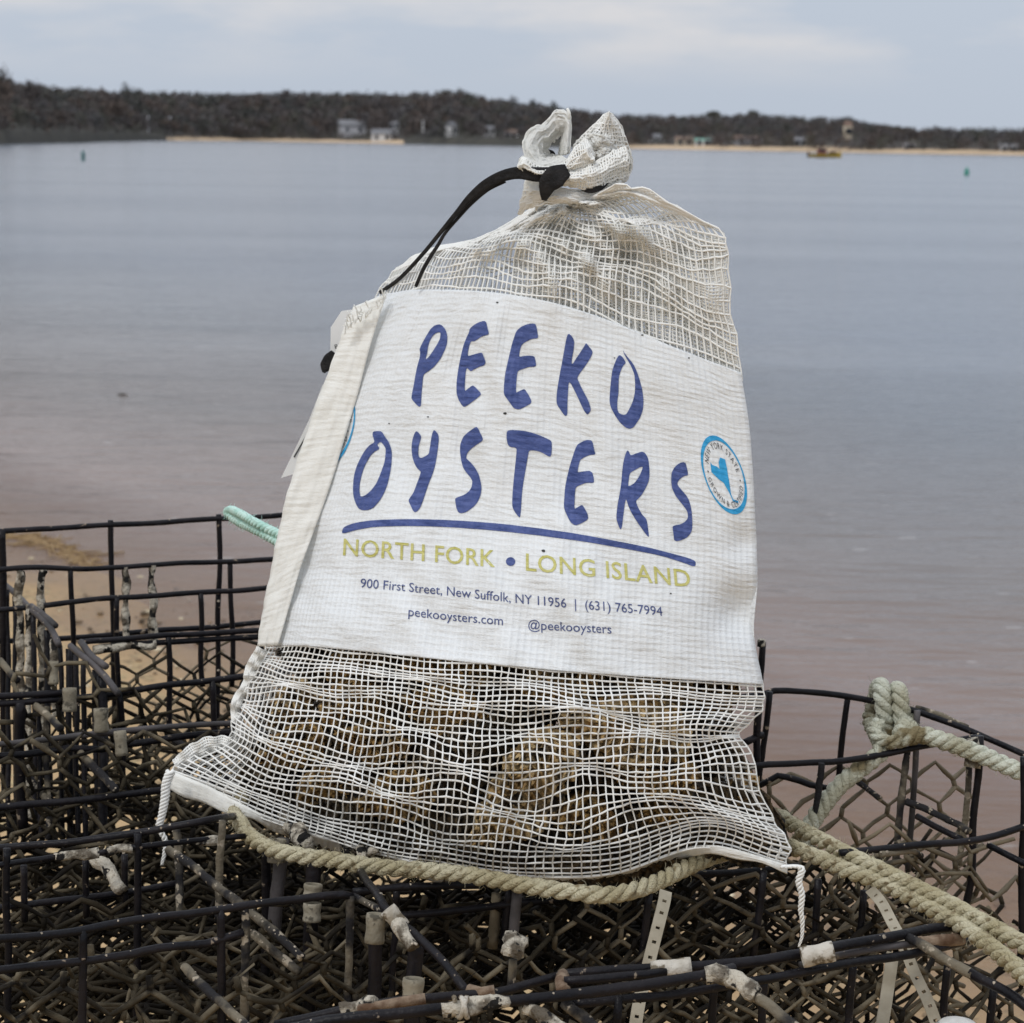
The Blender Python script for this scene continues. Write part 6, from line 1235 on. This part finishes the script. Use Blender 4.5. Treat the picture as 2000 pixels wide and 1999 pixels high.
for x in xs_:
    wd = 1.0 * (1 - max(0, (x - .05) / .45) ** 2.2) * Lb * .17 + .05; sh = .16 + .10 * max(0, x) ** 2 * 4; b = Lb
    hull.append([(x * b, -wd, sh * b * .62), (x * b, -wd * .92, .05 * b), (x * b, -wd * .5, -.04 * b), (x * b, 0, -.06 * b), (x * b, wd * .5, -.04 * b), (x * b, wd * .92, .05 * b), (x * b, wd, sh * b * .62)])
M_yel = material('yellow boat paint', (.55,.36,.04), (.62,.42,.07), 3, rough=.5)
mesh('hull', np.array(hull), grid_faces(15, 7), M_yel, bt)
bm = bmesh.new(); box_bm(bm, -.47 * Lb, .30 * Lb, -.15 * Lb, .15 * Lb, .07 * Lb, .085 * Lb); bm_obj('deck', bm, M_dark, bt)
bm = bmesh.new(); box_bm(bm, -.22 * Lb, .02 * Lb, -.10 * Lb, .10 * Lb, .085 * Lb, .24 * Lb); cabin = bm_obj('cabin', bm, material('red brown paint', (.20,.06,.05), (.28,.10,.08), 3), bt)
bm = bmesh.new(); box_bm(bm, -.25 * Lb, .05 * Lb, -.12 * Lb, .12 * Lb, .24 * Lb, .262 * Lb); bm_obj('roof', bm, M_dark, cabin)
bm = bmesh.new(); box_bm(bm, -.18 * Lb, -.02 * Lb, -.104 * Lb, -.098 * Lb, .16 * Lb, .22 * Lb); bm_obj('window', bm, M_glass, cabin)
tube_obj('mast', [tube(np.array([[-.1 * Lb, 0, .26 * Lb], [-.1 * Lb, 0, .42 * Lb]]), .012 * Lb, 6)], M_dark, bt)
for q, x in enumerate((.14, .24, .33)):
    bm = bmesh.new(); box_bm(bm, (x - .04) * Lb, (x + .04) * Lb, -.08 * Lb, .08 * Lb, .085 * Lb, (.16 + .04 * (q % 2)) * Lb); bm_obj('deck_gear', bm, M_dark, bt)
bm = bmesh.new(); box_bm(bm, -.53 * Lb, -.48 * Lb, -.03 * Lb, .03 * Lb, .0, .17 * Lb); bm_obj('outboard_motor', bm, M_dark, bt)
dr = at_water(238, 772); dw = tag(tube_obj('driftwood', [tube(smooth_path(np.array([[-.03, 0, -.004], [-.012, .003, .004], [.012, 0, .003], [.03, -.003, -.002]]), .008), np.interp(np.linspace(0, 1, 15), [0, .3, .7, 1], [.002, .005, .0045, .002])[:len(smooth_path(np.array([[-.03, 0, -.004], [-.012, .003, .004], [.012, 0, .003], [.03, -.003, -.002]]), .008))], 8)], M_bark), 'small dark bit of driftwood floating left of the bag', 'driftwood'); dw.location = dr
# weed line in the shallows at the left
wl = [(20,1046),(60,1052),(95,1062),(130,1082),(160,1098),(190,1106)]
WL = smooth_path(np.array([at_Z(np.float64(x), np.float64(y), np.float64(.0)) for x, y in wl]), .03); gq = np.random.default_rng(4); parts = []
for p in WL:
    for _ in range(4):
        c = p + np.array([gq.normal(0, .010), gq.normal(0, .030), -.001]); d = gq.normal(size=3) * [.05, .05, .004]; parts.append(tube(np.array([c - d, c + [0, 0, .003], c + d]),   .003, 4, False))
tag(tube_obj('weed_line', parts, material('tan weed', (.26,.17,.08), (.36,.25,.13), 20, rough=.9)), kind='stuff', label='tan weed washed along the shallows at the left')

# pebbles and shell bits on the sand
gp = np.random.default_rng(12); ic = bmesh.new(); bmesh.ops.create_icosphere(ic, subdivisions=1, radius=1.0); IV = np.array([v.co[:] for v in ic.verts]); IF = np.array([[v.index for v in f.verts] for f in ic.faces]); ic.free()
for nm, cnt, mt in (('pebbles', 900, material('brown pebbles', (.09,.065,.04), (.24,.17,.10), 30, rough=.8)), ('shell_bits', 420, material('pale shell bits', (.50,.42,.28), (.72,.62,.44), 30, rough=.7))):
    VV, FF, o_ = [], [], 0
    while o_ < cnt * 12:
        x, y = gp.uniform(-2.6, 1.8), gp.uniform(1.6, 7.0); sd = float(shore(x, y))
        if sd > .25 or (sd < -1.6 and gp.random() < .7): continue
        z = -sd * .055 if sd < 0 else -sd * .045; r = gp.uniform(.004, .013) * (1.5 if gp.random() < .08 else 1)
        VV.append(IV * gp.uniform(.6, 1.3, 3) * [r, r, r * .5] * gp.uniform(.8, 1.2, (12, 1)) + [x, y, z + r * .2]); FF.append(IF + o_); o_ += 12
    tag(mesh(nm, np.vstack(VV), np.vstack(FF), mt, smooth=False), kind='stuff', label='scattered %s on the orange sand' % nm.replace('_', ' '))
